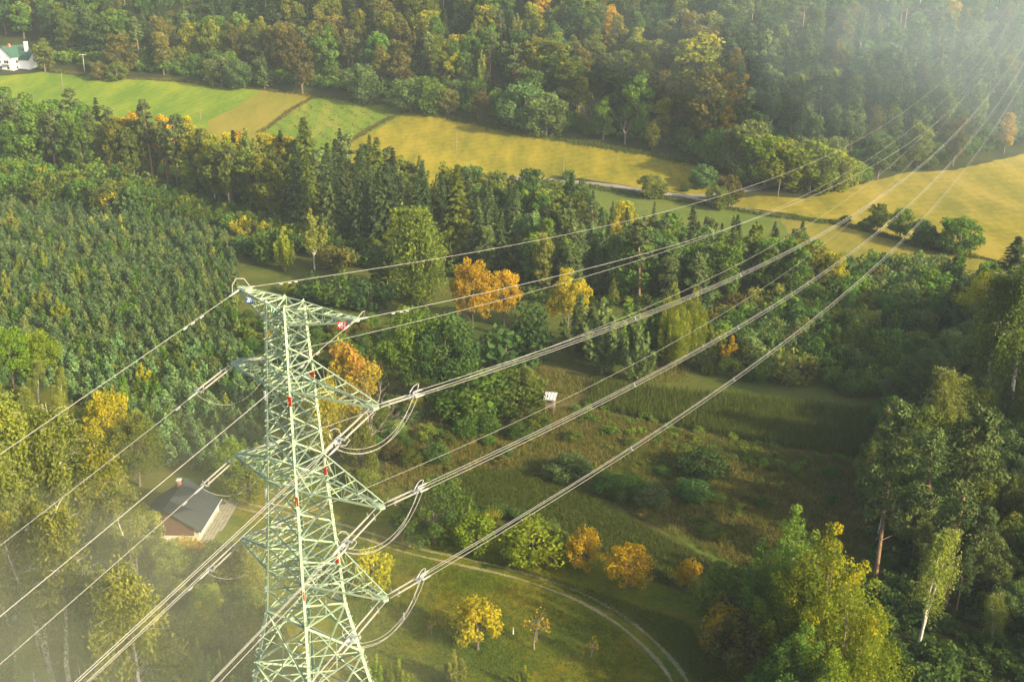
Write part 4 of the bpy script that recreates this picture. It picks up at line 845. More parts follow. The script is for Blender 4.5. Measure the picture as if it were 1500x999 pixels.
for x, y in scatter(wpoly([(150,960),(380,930),(400,1080),(100,1080)]), 2.6):
    px, py, _ = project((x, y, 0))
    plant('poplar_young', (x, y), RND.uniform(4, 7), RND.choice(['lime','green']), f"slender young poplar at the picture bottom {'beside the pylon leg' if px > 300 else 'left of the pylon'}", 'young poplars left of the pylon foot')

# ------------------------------------------------------------------ the pylon
STEEL = plain('pylon_green_paint', (.34,.44,.30), .65, var=.22, scale=2.2, bump=.05)
RED = plain('red_enamel', (.80,.06,.02), .5, var=.05); BLUE = plain('blue_enamel', (.02,.10,.40), .5, var=.05); GREENP = plain('green_enamel', (.04,.24,.05), .5, var=.05)
WHITE = plain('white_enamel', (.85,.85,.85), .5, var=.04)
ALU = plain('aluminium', (.40,.39,.36), .45, metal=.15, var=.06); GALV = plain('galvanised_steel', (.42,.44,.46), .4, metal=.3, var=.12)
ROD = plain('insulator_silicone', (.36,.34,.29), .6, var=.08)
PX, PY, PHI = -17.17, 78.93, .6202
Av = Vector((math.cos(PHI), -math.sin(PHI), 0)); Lv = Vector((math.sin(PHI), math.cos(PHI), 0))
pyl = empty('power_pylon', (PX, PY, 0)); tag(pyl, 'pale green steel lattice pylon with four pairs of cross arms, rising from the lower left', 'pylon')
def Lmesh(t=.16):
    pr = [(0,0),(1,0),(1,t),(t,t),(t,1),(0,1)]; V = [(x-.3, y-.3, z) for z in (0, 1) for x, y in pr]
    F = [(i, (i+1) % 6, 6+(i+1) % 6, 6+i) for i in range(6)]+[(5,4,3,0),(3,2,1,0),(6,9,10,11),(6,7,8,9)]
    me = bpy.data.meshes.new('angle_bar'); me.from_pydata(V, [], F); me.materials.append(STEEL); me.update(); return me
LB = Lmesh()
def bar(name, p0, p1, wd, xh, parent):
    """an angle-section bar from p0 to p1, one flange along the hint"""
    wd *= .86; p0, p1 = Vector(p0), Vector(p1); z = p1-p0; L_ = z.length; z.normalize()
    x = Vector(xh)-z*Vector(xh).dot(z)
    if x.length < 1e-3: x = z.orthogonal()
    x.normalize(); y = z.cross(x)
    o = bpy.data.objects.new(name, LB); link(o, parent)
    M = Matrix(((x.x*wd, y.x*wd, z.x*L_, p0.x), (x.y*wd, y.y*wd, z.y*L_, p0.y), (x.z*wd, y.z*wd, z.z*L_, p0.z), (0, 0, 0, 1)))
    o.matrix_basis = M; return o
def halfw(z):
    return float(np.interp(z, [0, 12, 30.3, 34.3, 38, 46.5, 57.5, 61.2], [7.6, 5.6, 3.05, 2.28, 2.03, 1.62, 1.14, .98]))
def cn(sa, sl, z): return Av*(sa*halfw(z))+Lv*(sl*halfw(z))+Vector((0, 0, z))
CORN = [(1, -1), (1, 1), (-1, 1), (-1, -1)]
for sa, sl in CORN:
    zs = [0, 12, 22, 34.3, 46.2, 60.9]
    for a, b, wd in zip(zs[:-1], zs[1:], (.42, .38, .36, .32, .27)):
        p0, p1 = cn(sa, sl, a), cn(sa, sl, b)
        o = bar('leg', p0, p1+(p1-p0).normalized()*.01, wd, Av*(-sa), pyl)
nodes = [0, 7, 13.5, 19.3, 24.6, 29.4, 34.3, 36.2, 38.1, 40.1, 42.1, 44.2, 46.2, 48.2, 50.2, 52.3, 54.3, 56.2, 57.8, 59.45, 60.85]
for fi in range(4):
    c0, c1 = CORN[fi], CORN[(fi+1) % 4]; n = (Av*(c0[0]+c1[0])+Lv*(c0[1]+c1[1])).normalized()
    for a, b in zip(nodes[:-1], nodes[1:]):
        A0, A1, B0, B1 = cn(*c0, a), cn(*c0, b), cn(*c1, a), cn(*c1, b); big = b <= 34.4
        wd = .19 if big else .135
        bar('brace', A0+n*.02, B1+n*.02, wd, n, pyl); bar('brace', B0-n*.06, A1-n*.06, wd, n, pyl)
        bar('brace', A1, B1, wd*.8 if not b in (34.3, 38.1, 46.2, 54.3) else .22, n, pyl)
        ce = (A0+B1+B0+A1)/4
        if big and a >= 13:
            bar('brace', (A0+A1)/2, (B0+B1)/2, .12, n, pyl)
            for P_, Q_ in ((A0, A1), (B0, B1)):
                bar('brace', (P_*.72+Q_*.28), (P_+ce)/2, .09, n, pyl); bar('brace', (P_*.28+Q_*.72), (Q_+ce)/2, .09, n, pyl)
        elif not big and a > 36: bar('brace', ce-(B0-A0)*.45, ce+(B0-A0)*.45, .085, n, pyl)
for z in nodes[4:]:
    for sa, sl in CORN:                                            # gusset plates where the braces meet the legs
        g_ = cn(sa, sl, z); s_ = .34 if z < 35 else .24
        V = [g_+Av*(sa*.03)+Lv*(-sl*a)*1.0+Vector((0,0,b)) for a, b in ((-.02,-s_),(s_,-s_*.35),(s_,s_*.35),(-.02,s_))]; V += [v-Av*(sa*.025) for v in V]
        meshobj('gusset_plate', V, [(0,1,2,3),(7,6,5,4),(0,4,5,1),(1,5,6,2),(2,6,7,3),(3,7,4,0)], STEEL, pyl)
for z in (34.3, 38.1, 46.2, 54.3, 59.45, 29.4, 24.6):
    bar('brace', cn(1,-1,z), cn(-1,1,z), .12, (0,0,1), pyl); bar('brace', cn(1,1,z), cn(-1,-1,z), .12, (0,0,1), pyl)
    m = [(cn(*CORN[i], z)+cn(*CORN[(i+1) % 4], z))/2 for i in range(4)]
    if z > 29:
        for i in range(4): bar('brace', m[i], m[(i+1) % 4], .1, (0,0,1), pyl)
ARMS = {1: (61.15, 4.81, 60.85, 7.29), 2: (54.55, 6.38, 54.4, 8.81), 3: (46.35, 6.85, 46.35, 9.0), 4: (38.35, 7.24, 38.35, 8.95)}
BOT = {1: 59.45, 2: 54.3, 3: 46.2, 4: 38.1}; TOP = {1: 60.85, 2: 56.2, 3: 48.2, 4: 40.1}
for lv, (zl, hl, zr, hr) in ARMS.items():
    for sg, z, h in ((-1, zl, hl), (1, zr, hr)):
        tip = Av*(sg*h)+Vector((0, 0, z)); e = .22
        tipb = [tip+Lv*(s*e) for s in (-1, 1)]; tipt = [t+Vector((0, 0, .28)) for t in tipb] if lv > 1 else tipb
        if lv == 1: tipb = [t-Vector((0, 0, .2)) for t in tipb]
        # the tip fitting is the arm's own mesh, the bars hang on it
        V = [tip+Av*(sg*x)+Lv*y+Vector((0,0,q)) for q in (-.1, .1) for x, y in ((-.9,-.34),(.12,-.3),(.3,-.12),(.3,.12),(.12,.3),(-.9,.34))]
        arm = meshobj('cross_arm', V, [(0,1,2,3,4,5),(11,10,9,8,7,6)]+[(i, 6+i, 6+(i+1) % 6, (i+1) % 6) for i in range(6)], STEEL, pyl)
        ch = []
        for s, tb, tt in ((-1, tipb[0], tipt[0]), (1, tipb[1], tipt[1])):
            b0, t0 = cn(sg, s, BOT[lv]), cn(sg, s, TOP[lv])
            bar('chord', b0, tb, .21 if lv > 1 else .14, Lv*(-s), arm); bar('chord', t0, tt, .15 if lv > 1 else .13, Lv*(-s), arm); ch.append((b0, tb, t0, tt))
        nb = 5 if sg > 0 else 4
        q = [i/nb*.93 for i in range(nb+1)]
        for s in (0, 1):
            b0, tb, t0, tt = ch[s]
            for i in range(nb):
                if i: bar('lattice_bar', b0.lerp(tb, q[i]), t0.lerp(tt, q[i]), .072, Av, arm)
                a_, b_ = (b0.lerp(tb, q[i]), t0.lerp(tt, q[i+1])) if i % 2 else (t0.lerp(tt, q[i]), b0.lerp(tb, q[i+1]))
                bar('lattice_bar', a_, b_, .072, Av, arm)
        for i in range(nb):
            a0, a1 = ch[0][0].lerp(ch[0][1], q[i]), ch[0][0].lerp(ch[0][1], q[i+1]); b0, b1 = ch[1][0].lerp(ch[1][1], q[i]), ch[1][0].lerp(ch[1][1], q[i+1])
            bar('lattice_bar', *((a0, b1) if i % 2 else (b0, a1)), .072, (0,0,1), arm); bar('lattice_bar', a1, b1, .065, (0,0,1), arm)
            a0, a1 = ch[0][2].lerp(ch[0][3], q[i]), ch[0][2].lerp(ch[0][3], q[i+1]); b0, b1 = ch[1][2].lerp(ch[1][3], q[i]), ch[1][2].lerp(ch[1][3], q[i+1])
            if lv == 1: bar('lattice_bar', *((a0, b1) if i % 2 else (b0, a1)), .072, (0,0,1), arm); bar('lattice_bar', a1, b1, .065, (0,0,1), arm)
            else: bar('lattice_bar', a1, b1, .065, (0,0,1), arm)
def box(name, c, ax, ay, az, mat, parent=None):
    c = Vector(c); ax, ay, az = Vector(ax)/2, Vector(ay)/2, Vector(az)/2
    V = [c+ax*i+ay*j+az*k for k in (-1, 1) for i, j in ((-1,-1),(1,-1),(1,1),(-1,1))]
    return meshobj(name, V, [(3,2,1,0),(4,5,6,7),(0,1,5,4),(1,2,6,5),(2,3,7,6),(3,0,4,7)], mat, parent)
V, F = [], []
for sa, sl in ((-1,-1),(1,1),(1,-1)):                      # climbing pegs
    z = 14
    while z < 60:
        c = cn(sa, sl, z); d = (Av*sa*.8-Lv*sl*.2 if int(z*3) % 2 else Lv*sl*.8-Av*sa*.2).normalized()*.3; k = len(V)
        u = Vector((0,0,.03)); s = d.cross(u).normalized()*.03
        V += [c-u-s, c-u+s, c+u+s, c+u-s, c+d-u-s, c+d-u+s, c+d+u+s, c+d+u-s]
        F += [tuple(k+i for i in f) for f in ((0,1,2,3),(7,6,5,4),(0,4,5,1),(1,5,6,2),(2,6,7,3),(3,7,4,0))]; z += .42
o = meshobj('climbing_peg', V, F, STEEL, pyl); o['kind'] = 'stuff'
def plate(text, c, xdir, up, wd, ht, mat, name='number_plate'):
    x = Vector(xdir).normalized(); y = Vector(up); y = (y-x*y.dot(x)).normalized(); n = x.cross(y)
    b = box(name, c, x*wd, y*ht, n*.04, mat, pyl)
    if text:
        cu = bpy.data.curves.new('lettering', 'FONT'); cu.body = text; cu.align_x = 'CENTER'; cu.align_y = 'CENTER'; cu.size = ht*1.05; cu.extrude = .008; cu.offset = .008
        to = bpy.data.objects.new('t', cu); COL.objects.link(to); bpy.context.view_layer.update()
        me = bpy.data.meshes.new_from_object(to.evaluated_get(bpy.context.evaluated_depsgraph_get())); bpy.data.objects.remove(to)
        me.materials.clear(); me.materials.append(WHITE); me.name = 'lettering'
        l = link(bpy.data.objects.new('lettering', me), b); c = Vector(c)+n*.032
        sx = wd*.82/max(.01, max(v.co.x for v in me.vertices)-min(v.co.x for v in me.vertices))
        l.matrix_basis = Matrix(((x.x*sx, y.x, n.x, c.x), (x.y*sx, y.y, n.y, c.y), (x.z*sx, y.z, n.z, c.z), (0,0,0,1)))
    return b
def at_ray(px, py, dist):
    d = ray(px, py); d = d/np.linalg.norm(d); return Vector((d[0]*dist, d[1]*dist, CAM_H+d[2]*dist))
upv = Vector((0, .25, 1)); PO = Vector((PX, PY, 0))
def on_arm(px, py, a_, l_, z_):
    """the point on the sight line closest to that place on the arm, brought half a metre forward of the bars"""
    return at_ray(px, py, (PO+Av*a_+Lv*l_+Vector((0,0,z_))-Vector((0,0,CAM_H))).length-.45)-PO
plate('209', on_arm(366, 440, -3.35, -.45, 60.4), Vector((.93,-.3,-.12)), upv, .58, .46, BLUE)
plate('179', on_arm(402, 455, -.42, -1.05, 60.05), Vector((.93,-.3,-.1)), upv, .70, .44, GREENP)
plate('454', on_arm(501, 477, 6.0, -.3, 60.6), Vector((.95,-.25,0)), upv, .72, .52, RED)
for z in (53.6, 45.4, 37.3):
    for sa, sl in ((1,-1),(1,1)):
        box('marker_plate', cn(sa, sl, z+(.0 if sl < 0 else 1.4))-Lv*.16*1+Av*.1, Av*.34, Lv*.05, (0,0,.75), RED, pyl)
for z in (53.4, 45.0, 36.2): box('marker_plate', cn(-1,-1,z)-Lv*.08-Av*.1, Av*.22, Lv*.05, (0,0,.75), WHITE, pyl)

# ------------------------------------------------------------------ insulators, conductors, jumpers
def tubeobj(name, path, radii, mat, parent=None, sides=6):
    v, f, _ = tube([tuple(p) for p in path], radii if hasattr(radii, '__len__') else [radii]*len(path), sides)
    return meshobj(name, v, [tuple(int(i) for i in q) for q in f], mat, parent, smooth=True)
def rodmesh(L_, sheds=26, r0=.062, r1=.092):
    path, rad = [], []
    for i in range(sheds):
        z = L_*i/sheds; path += [(0,0,z), (0,0,z+L_/sheds*.35), (0,0,z+L_/sheds*.5), (0,0,z+L_/sheds*.9)]; rad += [r0, r0, r1, r0]
    v, f, _ = tube(path, rad, 7)
    me = bpy.data.meshes.new('insulator_rod'); me.from_pydata([tuple(q) for q in v], [], [tuple(int(i) for i in q) for q in f]); me.materials.append(ROD); return me
RM = rodmesh(2.9)
def frame(d):
    z = Vector(d).normalized(); x = z.cross(Vector((0,0,1))).normalized(); y = x.cross(z); return x, y, z   # x sideways, y up
def insulator_set(tip, d, heavy, label, group):
    x, y, z = frame(d); root = empty('insulator_string', tip)
    tag(root, label, 'insulator', group)
    M = Matrix(((x.x,y.x,z.x,0),(x.y,y.y,z.y,0),(x.z,y.z,z.z,0),(0,0,0,1)))
    def T(a, b, c): return M@Vector((a, b, c))
    wd = .26 if heavy else .22; L0 = .95
    for s in (-1, 1):
        tubeobj('link', [T(s*wd, 0, .05), T(s*wd, -.01, L0*.5), T(s*wd, 0, L0)], .035, GALV, root, 5)
        r = bpy.data.objects.new('insulator_rod', RM); link(r, root); r.matrix_basis = Matrix.Translation(T(s*wd, 0, L0))@M
        for e, zz in ((0, L0+.05), (1, L0+2.85)):
            if e and heavy: continue
            tubeobj('arcing_horn', [T(s*wd, .0, zz), T(s*(wd+.12), .12, zz), T(s*(wd+.1), .30, zz+(.1 if e == 0 else -.1)), T(s*(wd-.02), .34, zz)], .025, GALV, root, 5)
            tubeobj('arcing_horn', [T(s*wd, .0, zz), T(s*(wd+.05), -.14, zz), T(s*(wd+.12), -.2, zz+.12)], .025, GALV, root, 5)
    ze = L0+2.95
    box('yoke_plate', T(0, 0, ze+.12), x*(wd*2+.2), y*.07, z*.22, GALV, root)
    if heavy:
        for s in (-1, 1):      # racket-shaped ring standing up over the live end
            pth = [T(s*.30, .05, ze-.35), T(s*.34, .5, ze-.25), T(s*.34, .85, ze+.15), T(s*.34, .95, ze+.6), T(s*.32, .85, ze+.85), T(s*.28, .1, ze+.7)] if s > 0 else [T(s*.34, -.02, ze-.2), T(s*.5, -.2, ze-.2), T(s*.5, -.3, ze+.3), T(s*.36, -.1, ze+.7)]
            tubeobj('corona_ring', pth+([pth[0]] if s > 0 else []), .036, GALV, root, 6)
        box('yoke_plate', T(0, 0, ze+.62), x*.62, y*.06, z*.3, GALV, root); box('yoke_plate', T(0, -.02, ze+.72), x*.06, y*.55, z*.26, GALV, root)
        for s in (-1, 1): tubeobj('link', [T(s*.16, 0, ze+.1), T(s*.16, 0, ze+.6)], .035, GALV, root, 5)
        ends = [T(0, .24, ze+1.0), T(-.22, -.14, ze+1.0), T(.22, -.14, ze+1.0)]
        for e in ends: tubeobj('dead_end_clamp', [e-z*.35, e-z*.1, e+z*.55, e+z*.9], [.04,.09,.09,.05], ALU, root, 6)
    else:
        ends = [T(0, 0, ze+.45)]
        tubeobj('dead_end_clamp', [ends[0]-z*.3, ends[0]-z*.1, ends[0]+z*.6, ends[0]+z*.9], [.03,.085,.085,.045], ALU, root, 6)
        box('damper', ends[0]+z*2.0-Vector((0,0,.09)), x*.07, y*.1, z*.5, GALV, root)
    return [Vector(tip)+e for e in ends]
PSR, PSL = math.radians(30), math.radians(28)
DR = Vector((math.sin(PSR), math.cos(PSR), 0)); DL = -Vector((math.sin(PSL), math.cos(PSL), 0))
KR = {'1L':(-.15,.36),'1R':(-.15,.38),'2L':(-.15,.34),'2R':(-.152,.39),'3L':(-.15,.36),'3R':(-.145,.37),'4L':(-.16,.42),'4R':(-.142,.36)}
KL = {'1L':(-.22,.30),'1R':(-.23,.30),'2L':(-.23,.30),'3L':(-.23,.30),'4L':(-.20,.30),'2R':(-.21,.30),'3R':(-.20,.30),'4R':(-.20,.30)}
def run(start, D, m, k, smax, s0=0):
    out = []; s = s0
    while s < smax: out.append(start+D*(s-s0)+Vector((0,0,m*(s-s0)+k*1e-3*(s*s-s0*s0)))); s += 6 if s < 200 else 12
    return out
LVN = {1:'top',2:'second',3:'third',4:'lowest'}
for lv, (zl, hl, zr, hr) in ARMS.items():
    for sg, sd_, z, h in ((-1, 'L', zl, hl), (1, 'R', zr, hr)):
        tip = Vector((PX, PY, 0))+Av*(sg*h)+Vector((0,0,z-.02)); side = 'left' if sg < 0 else 'right'; key = f'{lv}{sd_}'
        (mR, kR), (mL, kL) = KR[key], KL[key]
        if lv == 1:
            for D, (m, k), smax, wh in ((DR, (mR, kR), 560, 'toward the misty hill'), (DL, (mL, kL), 190, 'toward the near left')):
                d = (D+Vector((0,0,m))).normalized(); P = run(tip+d*.3, D, m, k, smax)
                c = tubeobj('earth_wire', P, .024, ALU, None, 5); tag(c, f'thin single earth wire from the {side} tip of the top arm {wh}', 'cable')
                fa = tubeobj('clamp', [tip, tip+d*.35, tip+d*.9, tip+d*1.5], [.05,.09,.09,.05], ALU, c, 6)
                for s_ in (4.6, 5.6, 6.4): box('damper', tip+d*s_-Vector((0,0,.09)), frame(d)[0]*.07, (0,0,.1), d*.42, GALV, c)
            lp = [tip+Vector((0,0,.05))+(DR*a+Av*b*sg+Vector((0,0,q))) for a, b, q in ((.9,0,-.05),(.7,.35,.5),(.1,.6,.62),(-.5,.5,.2),(-.9,.1,-.25))]
            tag(tubeobj('jumper_cable', lp, .032, ALU), f'small loop of wire round the {side} tip of the top arm', 'cable'); continue
        heavy = sg > 0
        eR = insulator_set(tip+DR*.3, DR+Vector((0,0,mR)), heavy, f"{'heavy double' if heavy else 'light double'} insulator string on the {side} {LVN[lv]} arm pointing away up the valley", 'double insulator strings of the pylon')
        eL = insulator_set(tip-DR*.3, DL+Vector((0,0,mL)), heavy, f"{'heavy double' if heavy else 'light double'} insulator string on the {side} {LVN[lv]} arm pointing back to the lower left", 'double insulator strings of the pylon')
        names = ('upper', 'left lower', 'right lower') if heavy else ('single',)
        for i, nmx in enumerate(names):
            a, b = eR[i], eL[i]
            off = (a-tip).length
            c = tubeobj('conductor_cable', run(a, DR, mR+2e-3*kR*off*.5, kR, 560), .024, ALU, None, 5); tag(c, f"{nmx} conductor of the {side} {LVN[lv]} arm running to the misty hill", 'cable', 'conductors of the power line')
            c = tubeobj('conductor_cable', run(b, DL, mL+2e-3*kL*off*.5, kL, 190), .024, ALU, None, 5); tag(c, f"{nmx} conductor of the {side} {LVN[lv]} arm running to the lower left", 'cable', 'conductors of the power line')
            sag = 1.9 if heavy else 2.3; pts = []
            off2 = (Av*sg*.5 if heavy else Av*.35)
            for t_ in np.linspace(0, 1, 17):
                q = a.lerp(b, t_); q = q-Vector((0,0,sag*(4*t_*(1-t_))**.9))+off2*math.sin(math.pi*t_); pts.append(q)
            tag(tubeobj('jumper_cable', pts, .020, ALU, None, 6), f"{nmx} slack jumper loop under the {side} {LVN[lv]} arm", 'cable', 'jumper loops under the pylon arms')
        if heavy:
            mid = (eR[0]+eR[1]+eR[2])/3; P = run(mid, DR, mR+2e-3*kR*2.5, kR, 430); n_ = 0; s_ = 7
            while s_ < len(P):
                p = P[s_]; sp_ = empty('bundle_spacer', p); x, y, _ = frame(DR); tag(sp_, f"spacer number {n_+1} out from the pylon on the {LVN[lv]} right bundle"if False else f"small grey spacer clamping the three {LVN[lv]} conductors {['nearest the pylon','over the clearing','over the scrub','over the tree belt','over the lower meadow','over the hay field','near the hill','at the hill'][min(n_,7)]}", 'cable spacer', 'spacers on the triple conductors')
                for j, (u, v) in enumerate(((0,.26),(-.24,-.16),(.24,-.16))): box('spacer_arm', (x*u+y*v)*.5, (x*u+y*v).normalized()*.34, (x*u+y*v).cross(DR).normalized()*.07, DR*.12, GALV, sp_)
                n_ += 1; s_ += 6
            mid = (eL[0]+eL[1]+eL[2])/3

# ------------------------------------------------------------------ small house
WALL = plain('lime_render_cream', (.62,.56,.46), .9, var=.10, scale=1.2, bump=.1); ROOFD = plain('roof_sheet_slate_grey', (.027,.035,.045), .85, var=.12, scale=.8)
WOODD = plain('dark_red_boards', (.10,.035,.025), .8, var=.3, scale=5); BRICK = plain('chimney_brick', (.45,.20,.11), .9, var=.25, scale=8); METAL = plain('sheet_metal_pale', (.62,.66,.70), .4, metal=.2)
STONE = plain('paving_stone', (.30,.28,.22), .9, var=.25, scale=2)
GLASSD = plain('window_glass', (.05,.06,.07), .15, var=.1); WOOD = plain('weathered_wood', (.22,.17,.13), .9, var=.3, scale=4)
ho = G(293, 794); az = math.radians(2); ed = Vector((math.sin(az), math.cos(az), 0)); wd_ = Vector((-math.cos(az), math.sin(az), 0))
hr_ = empty('house', ho); tag(hr_, 'small cream house with a dark slate-grey gable roof and brick chimney', 'house')
HL, HW, EH, RH = 9.8, 9.8, 2.4, 5.7; ov = .55
def hp(a, b, z): return ed*a+wd_*b+Vector((0,0,z))
meshobj('wall', [hp(0,0,-.3),hp(HL,0,-.3),hp(HL,0,EH),hp(0,0,EH),hp(0,HW,-.3),hp(HL,HW,-.3),hp(HL,HW,EH),hp(0,HW,EH)], [(0,1,2,3),(5,4,7,6),(4,0,3,7),(1,5,6,2)], WALL, hr_)
def prism(name, pts2, a0, a1, mat, parent, fn):
    n = len(pts2); V = [fn(a, p[0], p[1]) for a in (a0, a1) for p in pts2]
    return meshobj(name, V, [tuple(range(n))[::-1], tuple(range(n, 2*n))]+[(i, (i+1) % n, n+(i+1) % n, n+i) for i in range(n)], mat, parent)
prism('gable', [(0.02,EH),(HW-.02,EH),(HW/2,RH-.12)], .02, .14, WOODD, hr_, hp); prism('gable', [(0.02,EH),(HW-.02,EH),(HW/2,RH-.12)], HL-.14, HL-.02, WOODD, hr_, hp)
for i in range(22):   # upright boards of the near gable and upper wall
    b0 = .75+i*(HW-1.5)/22; top = min(RH-.35, EH+min(b0, HW-b0)*(RH-EH)/(HW/2)-.12)
    box('board', hp(-.045, b0+.24, (1.15+top)/2), ed*.05, wd_*.44, (0,0,top-1.15), WOODD, hr_)
th_ = .14; sl_ = (RH-EH)/(HW/2)
rf = prism('roof', [(-ov,EH-ov*sl_),(HW/2,RH),(HW+ov,EH-ov*sl_),(HW+ov,EH-ov*sl_+th_),(HW/2,RH+th_),(-ov,EH-ov*sl_+th_)], -.7, HL+.5, ROOFD, hr_, hp)
for k in range(9):
    for s in (-1, 1):
        a_ = -.5+k*(HL+.8)/8; p0 = hp(a_, HW/2+s*(HW/2+ov), EH-ov*sl_+th_+.02); p1 = hp(a_, HW/2, RH+th_+.02); tubeobj('roof_seam', [p0, p1], .02, ROOFD, rf, 4)
tubeobj('ridge_cap', [hp(-.72,HW/2,RH+th_+.02), hp(HL+.52,HW/2,RH+th_+.02)], .10, ROOFD, rf, 6)
tubeobj('gutter', [hp(-.7,-ov-.06,EH-ov*sl_+.05), hp(HL+.5,-ov-.06,EH-ov*sl_+.05)], .08, METAL, hr_, 6)
cm_ = box('chimney', hp(HL-2.2, HW/2+.2, RH+.55), ed*.5, wd_*.5, (0,0,1.2), BRICK, rf); box('chimney_cap', hp(HL-2.2, HW/2+.2, RH+1.22), ed*.75, wd_*.75, (0,0,.14), METAL, rf)
box('window', hp(4.0,-.02,1.5), ed*1.0, wd_*.06, (0,0,.9), GLASSD, hr_); box('window', hp(8.0,-.02,1.5), ed*1.0, wd_*.06, (0,0,.9), GLASSD, hr_)
box('plinth', hp(HL/2,-.06,.1), ed*(HL+.1), wd_*.1, (0,0,.7), STONE, hr_)
box('downpipe', hp(HL-.1,-.14,1.2), ed*.1, wd_*.1, (0,0,2.4), METAL, hr_)
# terrace of laid stones beside the long wall
terr = [(293,797),(323,733),(352,737),(332,768),(306,797)]
te = sheet('terrace', terr, GM['patio'], .09, 3, .05)
Wt = wpoly(terr); V, F = [], []
r_ = random.Random(3)
for i in range(-30, 40):
    for j in range(-30, 40):
        c = ho+ed*(i*.62+(j % 2)*.3)-wd_*(j*.55)
        if not inside(Wt, c.x, c.y): continue
        k = len(V); a, b = .27*r_.uniform(.85,1), .24*r_.uniform(.85,1); z0_ = Z(c.x, c.y)+.08; hh = z0_+.05+r_.uniform(0,.03)
        q = [c+ed*a+wd_*b, c-ed*a+wd_*b, c-ed*a-wd_*b, c+ed*a-wd_*b]
        V += [(p.x,p.y,z0_) for p in q]+[(p.x,p.y,hh) for p in q]; F += [(k+4,k+5,k+6,k+7),(k,k+1,k+5,k+4),(k+1,k+2,k+6,k+5),(k+2,k+3,k+7,k+6),(k+3,k,k+4,k+7)]
o = meshobj('paving_stone', V, F, STONE, te); o['kind'] = 'stuff'

# ------------------------------------------------------------------ far villa
VW = plain('white_render', (.85,.86,.90), .8, var=.04); VR = plain('green_tin_roof', (.045,.12,.085), .6, var=.12, scale=.6); VO = plain('orange_frame', (.75,.20,.08), .6)
vo = G(20, 104); va = math.radians(52); vl = Vector((math.sin(va), math.cos(va), 0)); vg = Vector((-math.cos(va), math.sin(va), 0))*1.0
vg = Vector((-math.cos(math.radians(20)), math.sin(math.radians(20)), 0)); vl = Vector((math.sin(math.radians(28)), math.cos(math.radians(28)), 0))
vr = empty('villa', vo); vr.scale = (.86,.86,.86); tag(vr, 'white villa with a green roof and tall white chimney at the wood', 'house')
def vp(a, b, z): return vl*a+vg*b+Vector((0,0,z))
VL, VWd, VE, VRi = 13.0, 13.5, 8.2, 14.2
meshobj('wall', [vp(0,0,-3),vp(VL,0,-3),vp(VL,0,VE),vp(0,0,VE),vp(0,VWd,-3),vp(VL,VWd,-3),vp(VL,VWd,VE),vp(0,VWd,VE)], [(0,1,2,3),(5,4,7,6),(4,0,3,7),(1,5,6,2)], VW, vr)
prism('gable', [(0,VE),(VWd,VE),(VWd/2,VRi-.1)], .0, .25, VW, vr, vp)
sv = (VRi-VE)/(VWd/2); vroof = prism('roof', [(-.7,VE-.7*sv),(VWd/2,VRi),(VWd+.7,VE-.7*sv),(VWd+.7,VE-.7*sv+.3),(VWd/2,VRi+.3),(-.7,VE-.7*sv+.3)], -.7, VL+3, VR, vr, vp)
def vq(a, b, z): return vp(a, b, z)
# cross wing running to the right behind
prism('wing', [(4.5,-3),(13.5,-3),(13.5,6.5),(9,11.5),(4.5,6.5)], 1.0, -8.0, VW, vr, lambda a, b, z: vp(b, a, z))
prism('roof', [(3.8,6.0),(9,12.1),(14.2,6.0),(14.2,6.3),(9,12.4),(3.8,6.3)], 3.0, -8.6, VR, vr, lambda a, b, z: vp(b, a, z))
box('chimney', vp(8.5,-3.0,13.2), vl*1.5, vg*1.6, (0,0,7.5), VW, vroof)
for a_, b_, z_ in ((4,5.2,14.6),(9.5,1.5,12.4)): box('chimney', vp(a_,b_,z_), vl*1, vg*1, (0,0,2.2), BRICK, vroof)
for a_, b_, z_, sz in [(-.05,9.5,8.2,1.5),(-.05,3.9,5.0,1.5),(-.05,5.7,5.0,1.2),(-.05,9.8,5,1.4),(-.05,3.7,1.6,1.5),(-.05,9.5,1.6,1.5)]:
    w_ = box('window', vp(a_,b_,z_), vg*sz, vl*.12, (0,0,1.7), VO if z_ > 8 else GLASSD, vr)
    box('pane', vp(a_-.08,b_,z_), vg*(sz*.5), vl*.08, (0,0,1.0), GLASSD, w_)
for a_, z_ in ((3,5.2),(3,1.8),(8,5.2)):
    w_ = box('window', vp(a_,-.05,z_), vl*1.3, vg*.12, (0,0,1.8), GLASSD, vr)
box('balcony', vp(-.8,4.8,3.4), vg*5, vl*1.5, (0,0,.25), WOOD, vr)

# ------------------------------------------------------------------ hunting hide, poles, stakes
hd = G(806, 607); hh_ = empty('hunting_hide', hd, math.radians(-14)); tag(hh_, 'raised wooden hunting hide with a pale sheet roof in the clearing', 'hunting hide')
box('cabin', (0,0,2.7), (1.7,0,0), (0,1.7,0), (0,0,1.8), WOOD, hh_)
for i in range(6):
    box('board', (-.72+i*.29,-.87,2.7), (.26,0,0), (0,.05,0), (0,0,1.78), WOOD, hh_); box('board', (.87,-.72+i*.29,2.7), (0,.26,0), (.05,0,0), (0,0,1.78), WOOD, hh_)
for x in (-.75,.75):
    for y in (-.75,.75): box('leg', (x*1.08,y*1.08,.85), (.13,0,0), (0,.13,0), (0,0,2.0), WOOD, hh_)
n = Vector((0,-.32,1)).normalized(); yv = Vector((0,1,.32)).normalized()
for i in range(4):
    if i != 2 or True: box('roof_sheet', Vector((-.93+i*.62,0,3.95)), (.56,0,0), yv*2.5, n*.05, METAL, hh_)
for x in (-.62, 0, .62): box('roof_batten', Vector((x,0,3.93)), (.06,0,0), yv*2.4, n*.05, GLASSD, hh_)
box('window', (0,-.9,3.0), (.9,0,0), (0,.04,0), (0,0,.35), GLASSD, hh_)
